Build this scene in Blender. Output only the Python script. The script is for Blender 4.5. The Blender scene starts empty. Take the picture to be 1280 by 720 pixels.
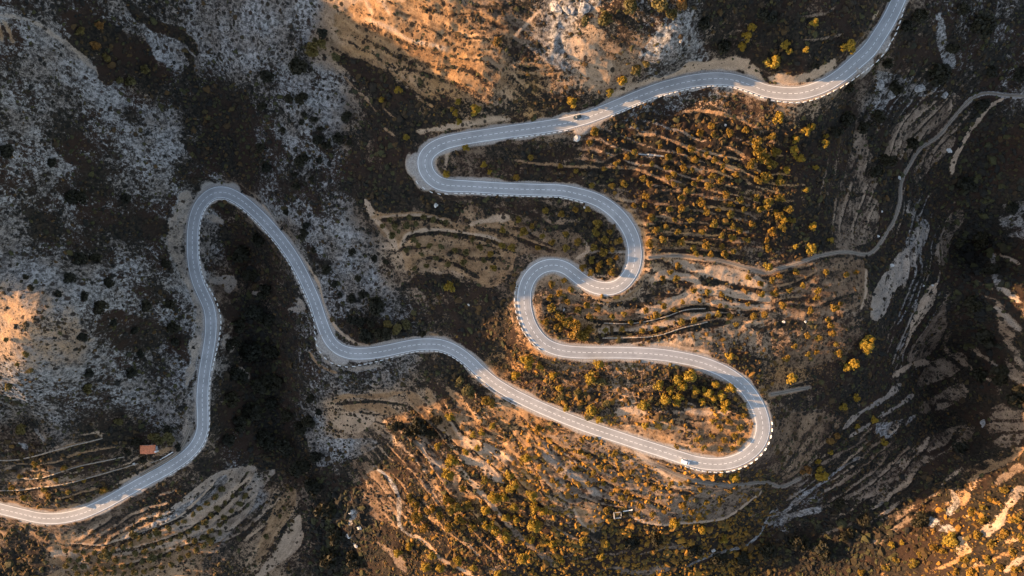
import bpy, math, random
import numpy as np
random.seed(7)
rng = np.random.default_rng(11)
C = bpy.context.scene.collection
CAM_Z = 420.0
FPX = 853.3                      # focal length in photo pixels (1280 wide)
SUN_EL, SUN_DX, SUN_DY = 13.0, 1.0, -0.10     # direction the light travels over the ground

# ------------------------------------------------------------------ noise
def _lat(ix, iy, seed):
    h = (ix.astype(np.int64)*374761393 + iy.astype(np.int64)*668265263 + seed*1442695041) & 0xffffffff
    h = ((h ^ (h >> 13))*1274126177) & 0xffffffff
    h = (h ^ (h >> 16)) & 0xffff
    return h.astype(np.float32)/65535.0
def vnoise(x, y, seed=0):
    x0 = np.floor(x); y0 = np.floor(y)
    fx = (x-x0).astype(np.float32); fy = (y-y0).astype(np.float32)
    fx = fx*fx*fx*(fx*(fx*6-15)+10); fy = fy*fy*fy*(fy*(fy*6-15)+10)
    a = _lat(x0, y0, seed); b = _lat(x0+1, y0, seed); c = _lat(x0, y0+1, seed); d = _lat(x0+1, y0+1, seed)
    return (a*(1-fx)+b*fx)*(1-fy)+(c*(1-fx)+d*fx)*fy
def fbm(x, y, wl, oct=4, seed=0, gain=0.5):
    s = np.zeros_like(x, dtype=np.float32); a = 1.0; t = 0.0
    for o in range(oct):
        k = 2.0**o/wl; ca, sa = math.cos(o*0.9+0.3), math.sin(o*0.9+0.3)
        s += a*vnoise((x*ca-y*sa)*k+17.3*o, (x*sa+y*ca)*k-9.1*o, seed+o*31); t += a; a *= gain
    return s/t-0.5
def sstep(a, b, x):
    t = np.clip((x-a)/(b-a), 0, 1); return t*t*(3-2*t)

# ------------------------------------------------------------------ traced data helpers
def cr(n, pts):                  # a numbered 320x240 piece of the survey photo, enlarged three times
    ox = ((n-1) % 4)*320; oy = ((n-1)//4)*240
    return [(ox+p[0]/3.0, oy+p[1]/3.0)+tuple(p[2:]) for p in pts]
def spline(pts, step=1.0):
    P = np.array(pts, float); n = len(P); out = []
    for i in range(n-1):
        p0 = P[max(i-1, 0)]; p1 = P[i]; p2 = P[i+1]; p3 = P[min(i+2, n-1)]
        m = max(2, int(np.linalg.norm(p2-p1)/step)); t = np.linspace(0, 1, m, endpoint=False)[:, None]
        out.append(0.5*((2*p1)+(-p0+p2)*t+(2*p0-5*p1+4*p2-p3)*t*t+(-p0+3*p1-3*p2+p3)*t**3))
    out.append(P[-1:]); return np.vstack(out)
def smooth(A, k):
    if k < 1: return A
    w = np.hanning(2*k+3)[1:-1]; w /= w.sum()
    B = np.pad(A, ((k, k), (0, 0)), mode='edge') if A.ndim == 2 else np.pad(A, k, mode='edge')
    if A.ndim == 1: return np.convolve(B, w, 'valid')
    return np.stack([np.convolve(B[:, j], w, 'valid') for j in range(A.shape[1])], 1)

# ------------------------------------------------------------------ the road's course
ROAD_PX = [(1140,-42),(1131,-20),(1123,0),(1112,23),(1100,43),(1087,62),(1070,78),(1050,95),(1030,107),(1007,115),(987,117),(960,114),(940,107),(923,101.5),
(907,98.7),(890,98.3),(873,100),(857,102.7),(840,106.7),(823,111.7),(800,120.2),(773,131.5),(750,141),(730,148),(707,154),(683,158),(657,161.7),
(640,164),(620,167),(600,170),(580,173.2),(562,177),(550,181),(540,187),(533.5,194),(531,202),(532.5,212),(538,221),(547,228),(560,231.7),(587,233),
(620,235),(640,236),(670,237),(700,238),(723,242.5),(740,247.5),(753,253.5),(767,263.5),(778,275),(787,289),(792,303),(793.7,318),(792,331.7),(787,343),
(779,353),(769,359),(757,361),(743,358.5),(730,352),(718,343),(708,335.7),(697,331.7),(685,331.8),(673,336.5),(663,346),(657,358.5),(655,373),
(657,390),(662.5,406.5),(671,420),(681.5,430),(693,435.7),(707,439),(727,440.5),(750,440.7),(773,440.7),(800,441.5),(827,443.5),(850,447),(873,452),(893,459),
(911,468),(927,480),(939,494),(948,510),(953,526),(953,541),(947,556),(935,568),(920,576),(903,580),(887,580),(870,577.5),(853,572.5),(827,564),(800,555.5),(773,546.5),
(740,535.5),(707,523),(673,508.5),(653,499),(640,492.5),(618,479),(600,464),(587,451.5),(570,439),(553,431.8),(537,430),(520,431),(503,434),(487,437.5),
(470,440.5),(453,442),(437,441.3),(423,436),(413,426.5),(406,413),(400,396.7),(394,378),(386.7,361),(378,342.5),(367,322.5),(353.5,303),(340,286.5),(328,273.5),
(317,263),(304,252),(293,245),(282,240.7),(269,241),(257.5,247.5),(248,260),(242.5,277),(240.5,297),(240.7,317),(242.7,335),(247,352),(254,368),(260.5,383),(263.5,400),
(263,420),(260,440),(256.5,460),(254,480),(252.7,500),(253.5,519),(253,536),(248,551),(239.5,563),(227,574),(207,587),(183,600),(160,613),(137,626),(117,636),
(97,643.5),(73,648),(50,647.5),(27,642.5),(0,636),(-30,628),(-70,620)]
road_px = smooth(spline(ROAD_PX, 1.0), 5)
seg = np.r_[0, np.cumsum(np.linalg.norm(np.diff(road_px, axis=0), axis=1))]
uu = np.arange(0, seg[-1], 1.0)
road_px = np.stack([np.interp(uu, seg, road_px[:, 0]), np.interp(uu, seg, road_px[:, 1])], 1)
road_z = 54.0-54.0*uu/uu[-1]
def project(px, py, z):          # photo pixel + height -> plan position
    k = (CAM_Z-z)/FPX
    return (px-640.0)*k, -(py-360.0)*k
rx, ry = project(road_px[:, 0], road_px[:, 1], road_z)
ROAD = np.stack([rx, ry, road_z], 1)
def road_index(px, py):
    return int(np.argmin((road_px[:, 0]-px)**2+(road_px[:, 1]-py)**2))
_w = [(1123,0,6.8),(1087,62,7.3),(1007,115,6.5),(907,98,6.3),(750,141,6.3),(600,170,6.2),(562,177,6.6),(531,202,7.7),(547,228,6.9),(587,233,5.9),(700,238,6.0),(778,275,6.9),
(792,318,7.1),(757,361,6.9),(697,332,6.5),(655,373,7.1),(693,436,6.4),(773,440,6.1),(873,452,6.2),(939,494,6.9),(953,541,7.5),(903,580,6.5),(800,555,6.0),(653,499,6.1),
(537,430,6.2),(437,441,6.4),(394,378,5.9),(317,263,6.0),(275,240,6.4),(241,297,6.0),(263,400,6.3),(253,520,6.3),(207,587,6.2),(73,648,6.0)]
_i = [road_index(a, b) for a, b, c in _w]
ROAD_W = np.interp(np.arange(len(ROAD)), _i, [c for a, b, c in _w])

# ------------------------------------------------------------------ landform: heights set at points, some to place sun and shade (photo pixel, metres)
HP = [
# unseen western ridge, shaped to cast the valley's shade, and the east slope under it
(-140,-150,100),(-140,0,112),(-140,100,116),(-140,200,114),(-140,300,100),(-140,370,79),(-140,450,54),(-140,530,60),(-140,590,26),(-140,660,5),(-140,760,10),(-140,900,10),
(-420,0,60),(-420,200,60),(-420,400,50),(-420,600,15),(-420,800,0),(-800,360,30),(-800,-300,40),(-800,1000,10),
(0,40,88),(0,200,86),(0,310,75),(-60,390,70),(0,400,72),(45,405,74),(80,400,71),(110,400,60),(148,390,44),(-60,450,60),(0,450,65),(45,455,66),(80,455,57),(108,455,46),(150,460,27),(0,492,52),(30,520,30),(0,560,24),(60,585,22),(20,615,4),(20,690,-3),(100,690,-6),
(90,120,62),(90,250,55),(180,300,27),(180,420,22),(190,200,34),(160,520,12),(183,560,6.5),(100,560,25),(100,585,17),(130,600,8),
# ravine and valley
(160,-20,60),(150,60,46),(215,60,40),(240,130,28),(272,190,17),(280,262,4),(280,310,-4),(300,360,-8),(315,440,-14),(330,520,-20),(300,600,-16),(350,640,-26),(400,660,-32),(430,720,-38),(300,700,-20),(200,670,-9),(260,640,-9),(440,900,-48),
# spur between the two valleys
(280,20,52),(340,60,50),(320,140,36),(400,30,54),(360,200,30),(420,150,40),(440,220,34),(400,290,24),(450,330,23),(480,400,20),(430,370,17),(350,370,3),(390,480,3),(460,480,6),(430,540,-9),(380,580,-22),
(470,110,44),(490,180,42),(480,240,37),
# bright hill in the north and the crags
(430,10,60),(500,30,64),(500,80,54),(560,60,62),(560,120,53),(610,112,59),(620,40,68),(640,100,58),(660,130,50),(690,20,72),(720,70,66),(700,120,52),(770,20,80),(780,70,66),(800,95,54),(850,20,82),(850,60,72),(860,82,54),(640,-80,84),(420,-100,74),(850,-100,92),
(930,40,66),(920,80,55),(1000,60,64),(1020,20,68),(1060,40,60),(1000,-80,80),(1090,0,62),
# the spur with the bends
(600,205,40),(680,200,42),(740,200,43),(820,170,44),(900,140,45),(980,150,44),(830,215,41),(900,215,41),(980,215,36),(860,280,36),(940,270,33),(1010,250,30),(830,325,33),(900,330,31),
(560,270,33),(640,270,34),(720,290,33),(750,320,32),(540,310,29),(600,320,29),(560,350,23),(600,360,25),(640,350,29),(520,380,20),(580,400,20),(620,440,19),(640,470,18),
(700,380,32),(740,390,31),(700,410,30),(800,380,30),(880,370,28),(960,370,26),(1040,350,24),(800,410,28),(900,410,25),(980,410,22),(1030,420,19),(1070,380,20),(1080,460,5),
(700,480,22),(780,480,24),(860,480,25),(800,515,23.5),(880,530,24),(910,545,23.5),
# eastern gorge
(1060,120,34),(1080,200,18),(1050,260,20),(1120,180,10),(1150,150,9),(1100,310,5),(1130,260,3),(1190,240,-18),(1150,340,-6),(1120,420,-8),(1205,330,-50),(1195,440,-58),(1150,520,-30),(1200,520,-52),
(1000,520,9),(1040,540,-2),(1000,590,-2),(1060,590,-18),(1000,640,-26),(960,650,-29),(1100,620,-30),(1140,570,-33),
(1140,60,40),(1190,20,44),(1280,20,30),(1220,100,16),(1280,120,8),(1240,180,-8),(1280,250,0),(1260,350,-8),(1290,420,-6),(1250,470,-26),(1280,520,-14),(1230,590,-14),(1280,600,-3),(1200,650,-6),(1260,660,13),(1290,720,34),(1180,710,2),(1120,690,-16),(1060,700,-26),(980,710,-34),
(1450,0,30),(1450,360,10),(1450,600,34),(1450,800,64),(1800,360,60),(1800,900,60),(1800,-200,40),
# slope below the lowest straight
(640,530,15),(580,520,11),(540,540,6),(500,560,2),(700,560,15.5),(760,585,13),(820,600,12),(880,615,8),(740,620,9),(820,640,5),(900,640,-6),(800,665,-6),(860,690,-18),(720,650,4),(680,600,11),(640,600,8),(600,580,8),(560,600,2),(500,620,-10),(480,600,-12),(450,580,-15),(470,660,-21),(440,640,-20),(540,650,-5),(600,650,0),(660,660,0),(560,700,-8),(640,710,-5),(720,700,-8),(500,710,-18),(640,900,-25),(900,900,-40),(1150,900,0),
]
HP = np.array(HP, float)
hx, hy = project(HP[:, 0], HP[:, 1], HP[:, 2])
sel = np.arange(0, len(ROAD), 22)
KX = np.r_[hx, ROAD[sel, 0]]; KY = np.r_[hy, ROAD[sel, 1]]; KZ = np.r_[HP[:, 2], ROAD[sel, 2]]
keep = np.ones(len(KX), bool)    # drop hill points that crowd a road point
for i in range(len(hx)):
    if np.min(np.hypot(KX[i]-ROAD[:, 0], KY[i]-ROAD[:, 1])) < 5.5: keep[i] = False
KX, KY, KZ = KX[keep], KY[keep], KZ[keep]
def _phi(r2):
    return 0.5*r2*np.log(r2+1e-6)
S = 100.0
n = len(KX); A = np.zeros((n+3, n+3)); X0 = KX/S; Y0 = KY/S
A[:n, :n] = _phi((X0[:, None]-X0)**2+(Y0[:, None]-Y0)**2)+np.eye(n)*0.004
A[:n, n] = 1; A[:n, n+1] = X0; A[:n, n+2] = Y0; A[n:, :n] = A[:n, n:].T
W = np.linalg.solve(A, np.r_[KZ, 0, 0, 0])
GS = 5.0
cgx = np.arange(-800, 801, GS); cgy = np.arange(-600, 601, GS)
CX, CY = np.meshgrid(cgx, cgy)
ZC = np.zeros_like(CX)
for i in range(len(cgy)):
    r2 = (CX[i][:, None]/S-X0)**2+(CY[i][:, None]/S-Y0)**2
    ZC[i] = _phi(r2)@W[:n]+W[n]+W[n+1]*CX[i]/S+W[n+2]*CY[i]/S
ZC = np.clip(ZC, -70, 125)
def bil(grid, gx0, gy0, gs, x, y):
    u = np.clip((np.asarray(x, float)-gx0)/gs, 0, grid.shape[1]-1.001); v = np.clip((np.asarray(y, float)-gy0)/gs, 0, grid.shape[0]-1.001)
    i = u.astype(int); j = v.astype(int); fu = u-i; fv = v-j
    return (grid[j, i]*(1-fu)+grid[j, i+1]*fu)*(1-fv)+(grid[j+1, i]*(1-fu)+grid[j+1, i+1]*fu)*fv
def zbase(x, y): return bil(ZC, cgx[0], cgy[0], GS, x, y)
def ground(px, py, lift=0.0, zf=None):     # where a photo pixel meets the land
    f = zf or zbase
    px = np.asarray(px, float); py = np.asarray(py, float); z = np.full(px.shape, 20.0)
    for _ in range(14):
        x, y = project(px, py, z+lift); z = 0.5*z+0.5*f(x, y)
    return x, y, z
def gpts(pts):
    P = np.array([p[:2] for p in pts], float); x, y, z = ground(P[:, 0], P[:, 1]); return np.stack([x, y], 1)

# ------------------------------------------------------------------ the land sheet (fine under the frame, coarser to the horizon)
DS = 0.6
dx = np.arange(-342, 342.01, DS); dy = np.arange(-198, 198.01, DS)
def outer(start, n=46, first=1.0, g=1.155):
    s = first*g**np.arange(n); return start+np.cumsum(s)
ox_, oy_ = outer(342.0), outer(198.0)
xs = np.r_[-ox_[::-1], dx, ox_]; ys = np.r_[-oy_[::-1], dy, oy_]
NX, NY = len(xs), len(ys)
GX, GY = np.meshgrid(xs, ys); GX = GX.astype(np.float32); GY = GY.astype(np.float32)
i0 = len(ox_); j0 = len(oy_)
Z = zbase(GX, GY).astype(np.float32)
far = sstep(500, 760, np.maximum(np.abs(GX), np.abs(GY)*1.35))
Z = Z*(1-far)+far*(35+fbm(GX, GY, 420, 4, 5)*120)
# ------------------------------------------------------------------ ground cover: share of dark scrub (0-9) and kind of bare surface, on a coarse survey grid
SCRUB = [
[6, 5, 7, 5, 5, 4, 3, 3, 2, 4, 2, 1, 1, 2, 3, 5, 5, 2, 3, 5, 4, 5, 8, 9, 9, 6, 9, 8, 7, 7, 6, 7],
[6, 4, 7, 9, 9, 4, 4, 3, 4, 6, 2, 2, 3, 2, 3, 4, 5, 4, 4, 3, 2, 3, 8, 8, 9, 8, 9, 5, 9, 7, 6, 6],
[5, 4, 4, 6, 9, 7, 6, 4, 5, 4, 6, 7, 4, 3, 3, 4, 4, 3, 3, 4, 6, 6, 7, 8, 7, 5, 6, 6, 6, 9, 6, 6],
[4, 4, 4, 4, 4, 4, 8, 8, 6, 3, 4, 8, 8, 8, 7, 6, 6, 7, 9, 8, 5, 5, 5, 4, 5, 5, 8, 5, 6, 6, 9, 8],
[5, 5, 5, 4, 4, 5, 9, 8, 5, 5, 5, 7, 8, 7, 5, 5, 5, 5, 5, 8, 9, 9, 8, 6, 8, 9, 9, 8, 8, 8, 8, 9],
[7, 6, 5, 5, 5, 6, 7, 8, 5, 5, 4, 7, 8, 5, 6, 7, 9, 7, 6, 8, 9, 8, 7, 7, 7, 9, 6, 9, 8, 8, 9, 8],
[6, 7, 6, 5, 5, 7, 6, 7, 5, 5, 4, 7, 8, 8, 8, 8, 7, 7, 7, 5, 6, 7, 6, 7, 7, 8, 6, 8, 8, 8, 9, 8],
[4, 7, 7, 6, 6, 5, 6, 7, 7, 5, 5, 4, 2, 3, 7, 5, 5, 6, 7, 5, 5, 6, 6, 7, 8, 8, 6, 8, 8, 8, 9, 8],
[3, 4, 5, 6, 6, 5, 6, 7, 7, 7, 4, 3, 5, 3, 4, 5, 6, 4, 6, 5, 5, 3, 4, 4, 5, 5, 5, 8, 8, 8, 9, 9],
[3, 3, 4, 5, 6, 4, 4, 7, 7, 6, 6, 4, 5, 7, 8, 6, 5, 6, 4, 5, 4, 3, 5, 4, 4, 4, 5, 8, 8, 8, 9, 8],
[5, 5, 4, 6, 6, 6, 5, 8, 8, 6, 6, 7, 8, 6, 9, 7, 5, 7, 6, 3, 3, 3, 3, 4, 6, 4, 4, 8, 8, 8, 9, 8],
[5, 5, 4, 5, 5, 5, 6, 8, 8, 6, 5, 5, 4, 6, 7, 4, 5, 5, 5, 4, 5, 6, 7, 7, 5, 6, 8, 9, 8, 8, 9, 8],
[5, 4, 5, 4, 4, 4, 6, 9, 8, 5, 4, 4, 4, 6, 7, 5, 5, 7, 7, 6, 7, 7, 6, 5, 7, 8, 7, 8, 8, 8, 9, 8],
[5, 4, 5, 6, 5, 4, 7, 8, 9, 7, 4, 5, 6, 8, 5, 5, 5, 6, 7, 5, 5, 5, 6, 5, 4, 4, 7, 8, 8, 8, 8, 8],
[6, 6, 6, 5, 6, 6, 7, 6, 8, 8, 5, 7, 9, 7, 6, 5, 6, 5, 5, 6, 6, 6, 6, 5, 4, 7, 7, 7, 9, 9, 9, 9],
[6, 6, 6, 6, 5, 6, 4, 4, 5, 7, 9, 6, 9, 7, 6, 6, 6, 5, 6, 5, 5, 5, 6, 6, 7, 5, 8, 6, 9, 9, 9, 9],
[5, 5, 6, 4, 3, 3, 3, 7, 4, 4, 9, 7, 8, 7, 7, 7, 8, 8, 6, 7, 7, 7, 8, 8, 5, 8, 9, 8, 9, 9, 9, 9],
[7, 6, 4, 5, 4, 4, 6, 6, 4, 6, 9, 9, 8, 7, 7, 6, 8, 7, 8, 8, 8, 9, 9, 8, 9, 9, 8, 6, 9, 9, 9, 9]]
KINDS = [     # 0 grey limestone, 1 pale limestone, 2 brown soil, 3 tan soil, 4 orange soil
[0, 0, 0, 0, 0, 0, 0, 0, 0, 0, 3, 3, 3, 3, 2, 2, 2, 1, 3, 3, 1, 1, 2, 2, 2, 2, 2, 2, 2, 0, 0, 0],
[0, 0, 0, 2, 2, 0, 0, 0, 0, 0, 3, 4, 4, 4, 4, 2, 2, 1, 3, 2, 3, 1, 2, 2, 2, 2, 2, 2, 2, 0, 0, 0],
[0, 0, 0, 0, 2, 0, 0, 0, 0, 0, 0, 3, 3, 4, 4, 3, 4, 2, 3, 3, 1, 1, 1, 2, 3, 3, 2, 0, 2, 2, 0, 0],
[0, 0, 0, 0, 0, 0, 0, 0, 0, 0, 0, 2, 2, 4, 3, 2, 4, 2, 2, 1, 1, 3, 3, 2, 3, 3, 2, 0, 0, 2, 0, 0],
[0, 0, 0, 0, 0, 0, 0, 0, 0, 0, 0, 2, 2, 2, 2, 2, 2, 2, 2, 2, 2, 2, 2, 3, 4, 2, 2, 2, 2, 2, 2, 2],
[0, 0, 0, 0, 0, 0, 0, 2, 0, 0, 0, 2, 2, 2, 2, 2, 2, 2, 2, 2, 2, 2, 4, 4, 4, 2, 2, 2, 2, 2, 2, 0],
[0, 0, 0, 0, 0, 0, 0, 2, 0, 0, 0, 2, 2, 2, 2, 2, 2, 2, 2, 2, 2, 4, 4, 2, 4, 2, 2, 2, 0, 2, 2, 0],
[1, 0, 0, 0, 0, 0, 0, 2, 2, 0, 0, 0, 3, 3, 2, 3, 2, 2, 2, 2, 4, 4, 4, 2, 2, 2, 2, 2, 0, 0, 2, 2],
[1, 1, 0, 0, 0, 0, 0, 2, 2, 0, 0, 1, 2, 3, 3, 2, 2, 3, 3, 2, 3, 3, 2, 3, 2, 2, 2, 2, 0, 2, 2, 2],
[1, 1, 1, 1, 0, 0, 0, 2, 2, 0, 0, 1, 1, 2, 2, 2, 2, 2, 3, 3, 3, 3, 2, 3, 2, 2, 2, 2, 0, 0, 2, 2],
[1, 1, 0, 0, 0, 0, 0, 2, 2, 0, 0, 2, 1, 2, 2, 4, 2, 4, 4, 2, 3, 3, 3, 3, 2, 4, 2, 2, 0, 2, 2, 2],
[1, 1, 0, 0, 0, 0, 0, 2, 2, 0, 0, 0, 0, 2, 2, 4, 4, 2, 2, 3, 2, 2, 2, 2, 4, 4, 2, 2, 0, 2, 2, 0],
[0, 0, 0, 0, 0, 0, 0, 2, 2, 0, 3, 3, 3, 3, 2, 3, 2, 4, 2, 3, 2, 2, 2, 4, 2, 2, 2, 0, 2, 2, 2, 2],
[2, 0, 2, 2, 0, 0, 2, 0, 2, 0, 3, 2, 3, 2, 3, 4, 4, 4, 2, 3, 3, 3, 3, 2, 2, 2, 2, 2, 2, 2, 2, 2],
[2, 2, 2, 2, 3, 2, 2, 0, 2, 2, 1, 2, 2, 2, 3, 3, 4, 2, 3, 3, 2, 2, 2, 2, 2, 2, 2, 2, 2, 0, 2, 2],
[2, 2, 2, 2, 2, 2, 0, 0, 3, 2, 2, 2, 2, 2, 4, 4, 4, 3, 2, 2, 3, 3, 2, 2, 2, 0, 2, 0, 2, 2, 3, 4],
[2, 2, 2, 2, 3, 0, 0, 2, 3, 3, 2, 2, 4, 4, 4, 4, 4, 2, 2, 2, 0, 2, 2, 2, 0, 2, 2, 2, 2, 3, 4, 4],
[2, 2, 3, 3, 3, 3, 2, 3, 3, 2, 2, 2, 2, 4, 4, 3, 4, 2, 2, 2, 2, 2, 2, 2, 2, 2, 2, 4, 4, 4, 4, 4]]
def grid(txt, f):
    return np.array([[f(c) for c in r] for r in txt], np.float32)
SG = grid(SCRUB, lambda c: c/9.0)
RG = grid(KINDS, lambda c: (.78, .95, .16, .25, .10)[c])     # share of bare limestone
TG = grid(KINDS, lambda c: (.30, .6, .18, .7, .5)[c])        # paleness of the soil
WG = grid(KINDS, lambda c: (.10, .10, .45, .55, 1.0)[c])      # warmth of the soil
# plan position -> survey pixel
K = (CAM_Z-Z)/FPX
warpx = fbm(GX, GY, 26, 3, 40)*34; warpy = fbm(GX, GY, 26, 3, 80)*34
PXG = GX/K+640+warpx; PYG = 360-GY/K+warpy
def surv(g): return bil(g, 20.0, 20.0, 40.0, PXG, PYG).astype(np.float32)
scrub, rock, tan, warm = surv(SG), surv(RG), surv(TG), surv(WG)
track = np.zeros_like(Z); gravel = np.zeros_like(Z); field = np.zeros_like(Z)
SOFT = fbm(GX, GY, 9, 3, 7)      # ragged edges
PATCH = fbm(GX, GY, 14, 4, 77)+.5*fbm(GX, GY, 4, 2, 78)
scrub = scrub+fbm(GX, GY, 24, 4, 71)*.55; rock = rock+fbm(GX, GY, 30, 4, 72)*.45; tan = tan+fbm(GX, GY, 24, 3, 73)*.4
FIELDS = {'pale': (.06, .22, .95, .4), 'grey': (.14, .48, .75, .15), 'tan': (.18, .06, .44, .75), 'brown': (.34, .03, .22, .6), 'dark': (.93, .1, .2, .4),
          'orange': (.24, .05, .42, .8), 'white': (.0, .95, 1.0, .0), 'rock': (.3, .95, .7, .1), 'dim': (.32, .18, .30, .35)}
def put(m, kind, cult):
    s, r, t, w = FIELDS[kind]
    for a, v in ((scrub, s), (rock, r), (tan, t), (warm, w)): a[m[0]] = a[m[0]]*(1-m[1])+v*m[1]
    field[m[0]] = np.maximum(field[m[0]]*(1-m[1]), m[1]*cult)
def window(P, pad):
    a = np.searchsorted(xs, P[:, 0].min()-pad); b = np.searchsorted(xs, P[:, 0].max()+pad)
    c = np.searchsorted(ys, P[:, 1].min()-pad); d = np.searchsorted(ys, P[:, 1].max()+pad)
    return (slice(c, d), slice(a, b))
def poly_dist(P, x, y):          # signed side, distance and running length to an open polyline
    best = np.full(x.shape, 1e9, np.float32); side = np.zeros(x.shape, np.float32); run = np.zeros(x.shape, np.float32); L = 0.0
    for a, b in zip(P[:-1], P[1:]):
        d = b-a; l2 = float(d@d)+1e-9
        t = np.clip(((x-a[0])*d[0]+(y-a[1])*d[1])/l2, 0, 1)
        ex = x-a[0]-t*d[0]; ey = y-a[1]-t*d[1]; q = np.hypot(ex, ey)
        m = q < best; best = np.where(m, q, best)
        side = np.where(m, np.sign(d[0]*(y-a[1])-d[1]*(x-a[0])), side); run = np.where(m, L+t*math.sqrt(l2), run); L += math.sqrt(l2)
    return best, side, run, L
def plot(pts, kind, cult=1.0, edge=2.2):
    P = gpts(spline(list(pts)+[pts[0]], 6.0)); w = window(P, 4)
    x = GX[w]+SOFT[w]*edge*2; y = GY[w]+SOFT[w]*edge*1.3
    ins = np.zeros(x.shape, bool)
    for (xa, ya), (xb, yb) in zip(P, np.roll(P, -1, 0)):
        c = (ya > y) != (yb > y)
        ins ^= c & (x < (xb-xa)*(y-ya)/(yb-ya+1e-12)+xa)
    mott = np.clip(.80+PATCH[w]*1.5*(1.25-.6*cult), .25, .95)
    put((w, ins.astype(np.float32)*mott), kind, cult)
def strip(pts, wpx, kind, cult=0.5):
    P = gpts(spline(pts, 5.0)); w = window(P, wpx); hw = wpx*0.23
    d, s, run, L = poly_dist(P, GX[w], GY[w])
    taper = np.clip(np.minimum(run, L-run)/(hw*2.5)+0.35, 0, 1)
    m = sstep(0.5, -0.5, d-hw*taper+SOFT[w]*hw*1.6)
    put((w, m*0.92), kind, cult)
def terrace(pts, h=1.6, crest=3.0, kind='tan', dark=0.8, reach=7.0):
    P = gpts(spline(pts, 5.0)); w = window(P, 16)
    d, s, run, L = poly_dist(P, GX[w], GY[w])
    mid = P[len(P)//2]; t = P[min(len(P)//2+1, len(P)-1)]-P[len(P)//2-1]; nrm = np.array([-t[1], t[0]])/np.hypot(*t)
    up = np.sign(float(zbase(*(mid+nrm*9))-zbase(*(mid-nrm*9)))) or 1.0
    sd = d*s*up + SOFT[w]*1.0
    end = np.clip(np.minimum(run, L-run)/6.0, 0, 1)
    Z[w] += end*h*(np.where(sd > 0, 0.6*np.exp(-np.maximum(sd, 0)/reach), 0) - np.where(sd <= 0, 0.4*np.exp(np.minimum(sd, 0)/reach), 0))
    cw = crest*0.46
    put((w, 0.95*end*sstep(-.4, .2, sd)*sstep(cw+.5, cw-.5, sd+SOFT[w]*1.5)), kind, 0.3)
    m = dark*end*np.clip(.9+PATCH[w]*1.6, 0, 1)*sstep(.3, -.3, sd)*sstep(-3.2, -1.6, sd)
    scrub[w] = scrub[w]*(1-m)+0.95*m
exec_cover = True
# ---- plots of bare or tilled land
plot(cr(2,[(300,60),(420,0),(700,0),(820,40),(950,110),(940,300),(870,360),(720,340),(560,280),(400,200),(300,130)]),'orange',.2,5)
plot(cr(4,[(440,590),(445,520),(490,460),(540,410),(600,380),(690,375),(690,420),(640,470),(560,540),(510,600)]),'dim')
plot(cr(4,[(260,720),(300,600),(330,450),(352,450),(380,560),(405,620),(400,720)]),'dim')
plot(cr(4,[(540,640),(600,580),(700,460),(715,470),(690,560),(620,620),(560,700)]),'dim')
plot(cr(4,[(390,370),(400,270),(480,290),(560,290),(620,310),(700,345),(680,365),(560,365),(450,350)]),'rock',0)
plot(cr(3,[(560,100),(640,50),(675,80),(660,190),(540,240),(480,210),(520,150)]),'rock',0)
plot(cr(3,[(130,0),(330,0),(240,80),(180,70)]),'rock',0)
plot(cr(3,[(180,150),(260,140),(380,230),(370,280),(330,300),(260,260)]),'pale',0)
plot(cr(8,[(20,300),(170,262),(250,247),(330,252),(365,290),(360,370),(345,440),(250,450),(100,465),(20,480),(-60,470),(-60,320)]),'brown',.6)
plot(cr(8,[(48,612),(90,570),(140,520),(200,475),(340,470),(345,510),(310,590),(230,640),(130,660),(60,655)]),'brown',.8)
plot(cr(8,[(250,60),(330,20),(400,20),(410,90),(390,180),(260,215),(240,150)]),'dim',.8)
plot(cr(8,[(585,100),(610,120),(590,190),(550,260),(520,330),(470,380),(430,470),(380,480),(380,410),(430,310),(490,230),(540,150)]),'grey',0)
plot(cr(8,[(640,340),(610,430),(560,510),(510,600),(470,690),(490,640),(530,520),(570,410),(610,350)]),'pale',1)
plot(cr(8,[(665,370),(680,380),(655,450),(660,520),(600,620),(540,650),(520,620),(580,530),(640,430)]),'dim',1)
plot(cr(8,[(740,60),(740,110),(700,150),(660,280),(630,250),(650,150),(700,70)]),'dim',1)
plot(cr(8,[(600,640),(720,600),(730,660),(640,710),(560,720)]),'dim',1)
plot(cr(8,[(560,0),(585,10),(545,90),(520,85),(520,40)]),'grey',0)
plot(cr(8,[(870,50),(960,40),(960,180),(900,150)]),'rock',0)
plot(cr(8,[(870,585),(930,620),(970,650),(970,730),(910,700),(900,640)]),'dim',0)
plot(cr(9,[(170,620),(240,570),(400,570),(560,520),(720,400),(830,325),(960,310),(960,420),(900,520),(760,660),(700,740),(180,740),(230,690),(170,660)]),'tan',.6)
plot(cr(9,[(560,530),(720,400),(830,325),(960,310),(960,420),(900,520),(800,600),(700,560)]),'grey',.6)
plot(cr(10,[(0,610),(60,480),(120,390),(150,400),(140,470),(100,540),(40,640),(0,680)]),'tan')
plot(cr(10,[(-60,790),(60,640),(140,510),(170,500),(175,600),(120,650),(30,720)]),'pale')
plot(cr(10,[(0,330),(70,320),(60,350),(0,410),(-60,440)]),'grey')
plot(cr(10,[(290,140),(340,110),(430,115),(440,145),(380,185),(330,175)]),'pale')
plot(cr(10,[(345,285),(410,290),(480,350),(530,430),(545,540),(500,530),(430,490),(415,380),(360,310)]),'brown')
plot(cr(10,[(760,590),(800,595),(850,640),(790,625)]),'pale')
plot(cr(10,[(180,150),(300,200),(440,210),(430,250),(260,310),(210,270)]),'rock',0)
plot(cr(10,[(640,80),(960,180),(960,340),(820,290),(700,190)]),'orange',.2,4)
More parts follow.
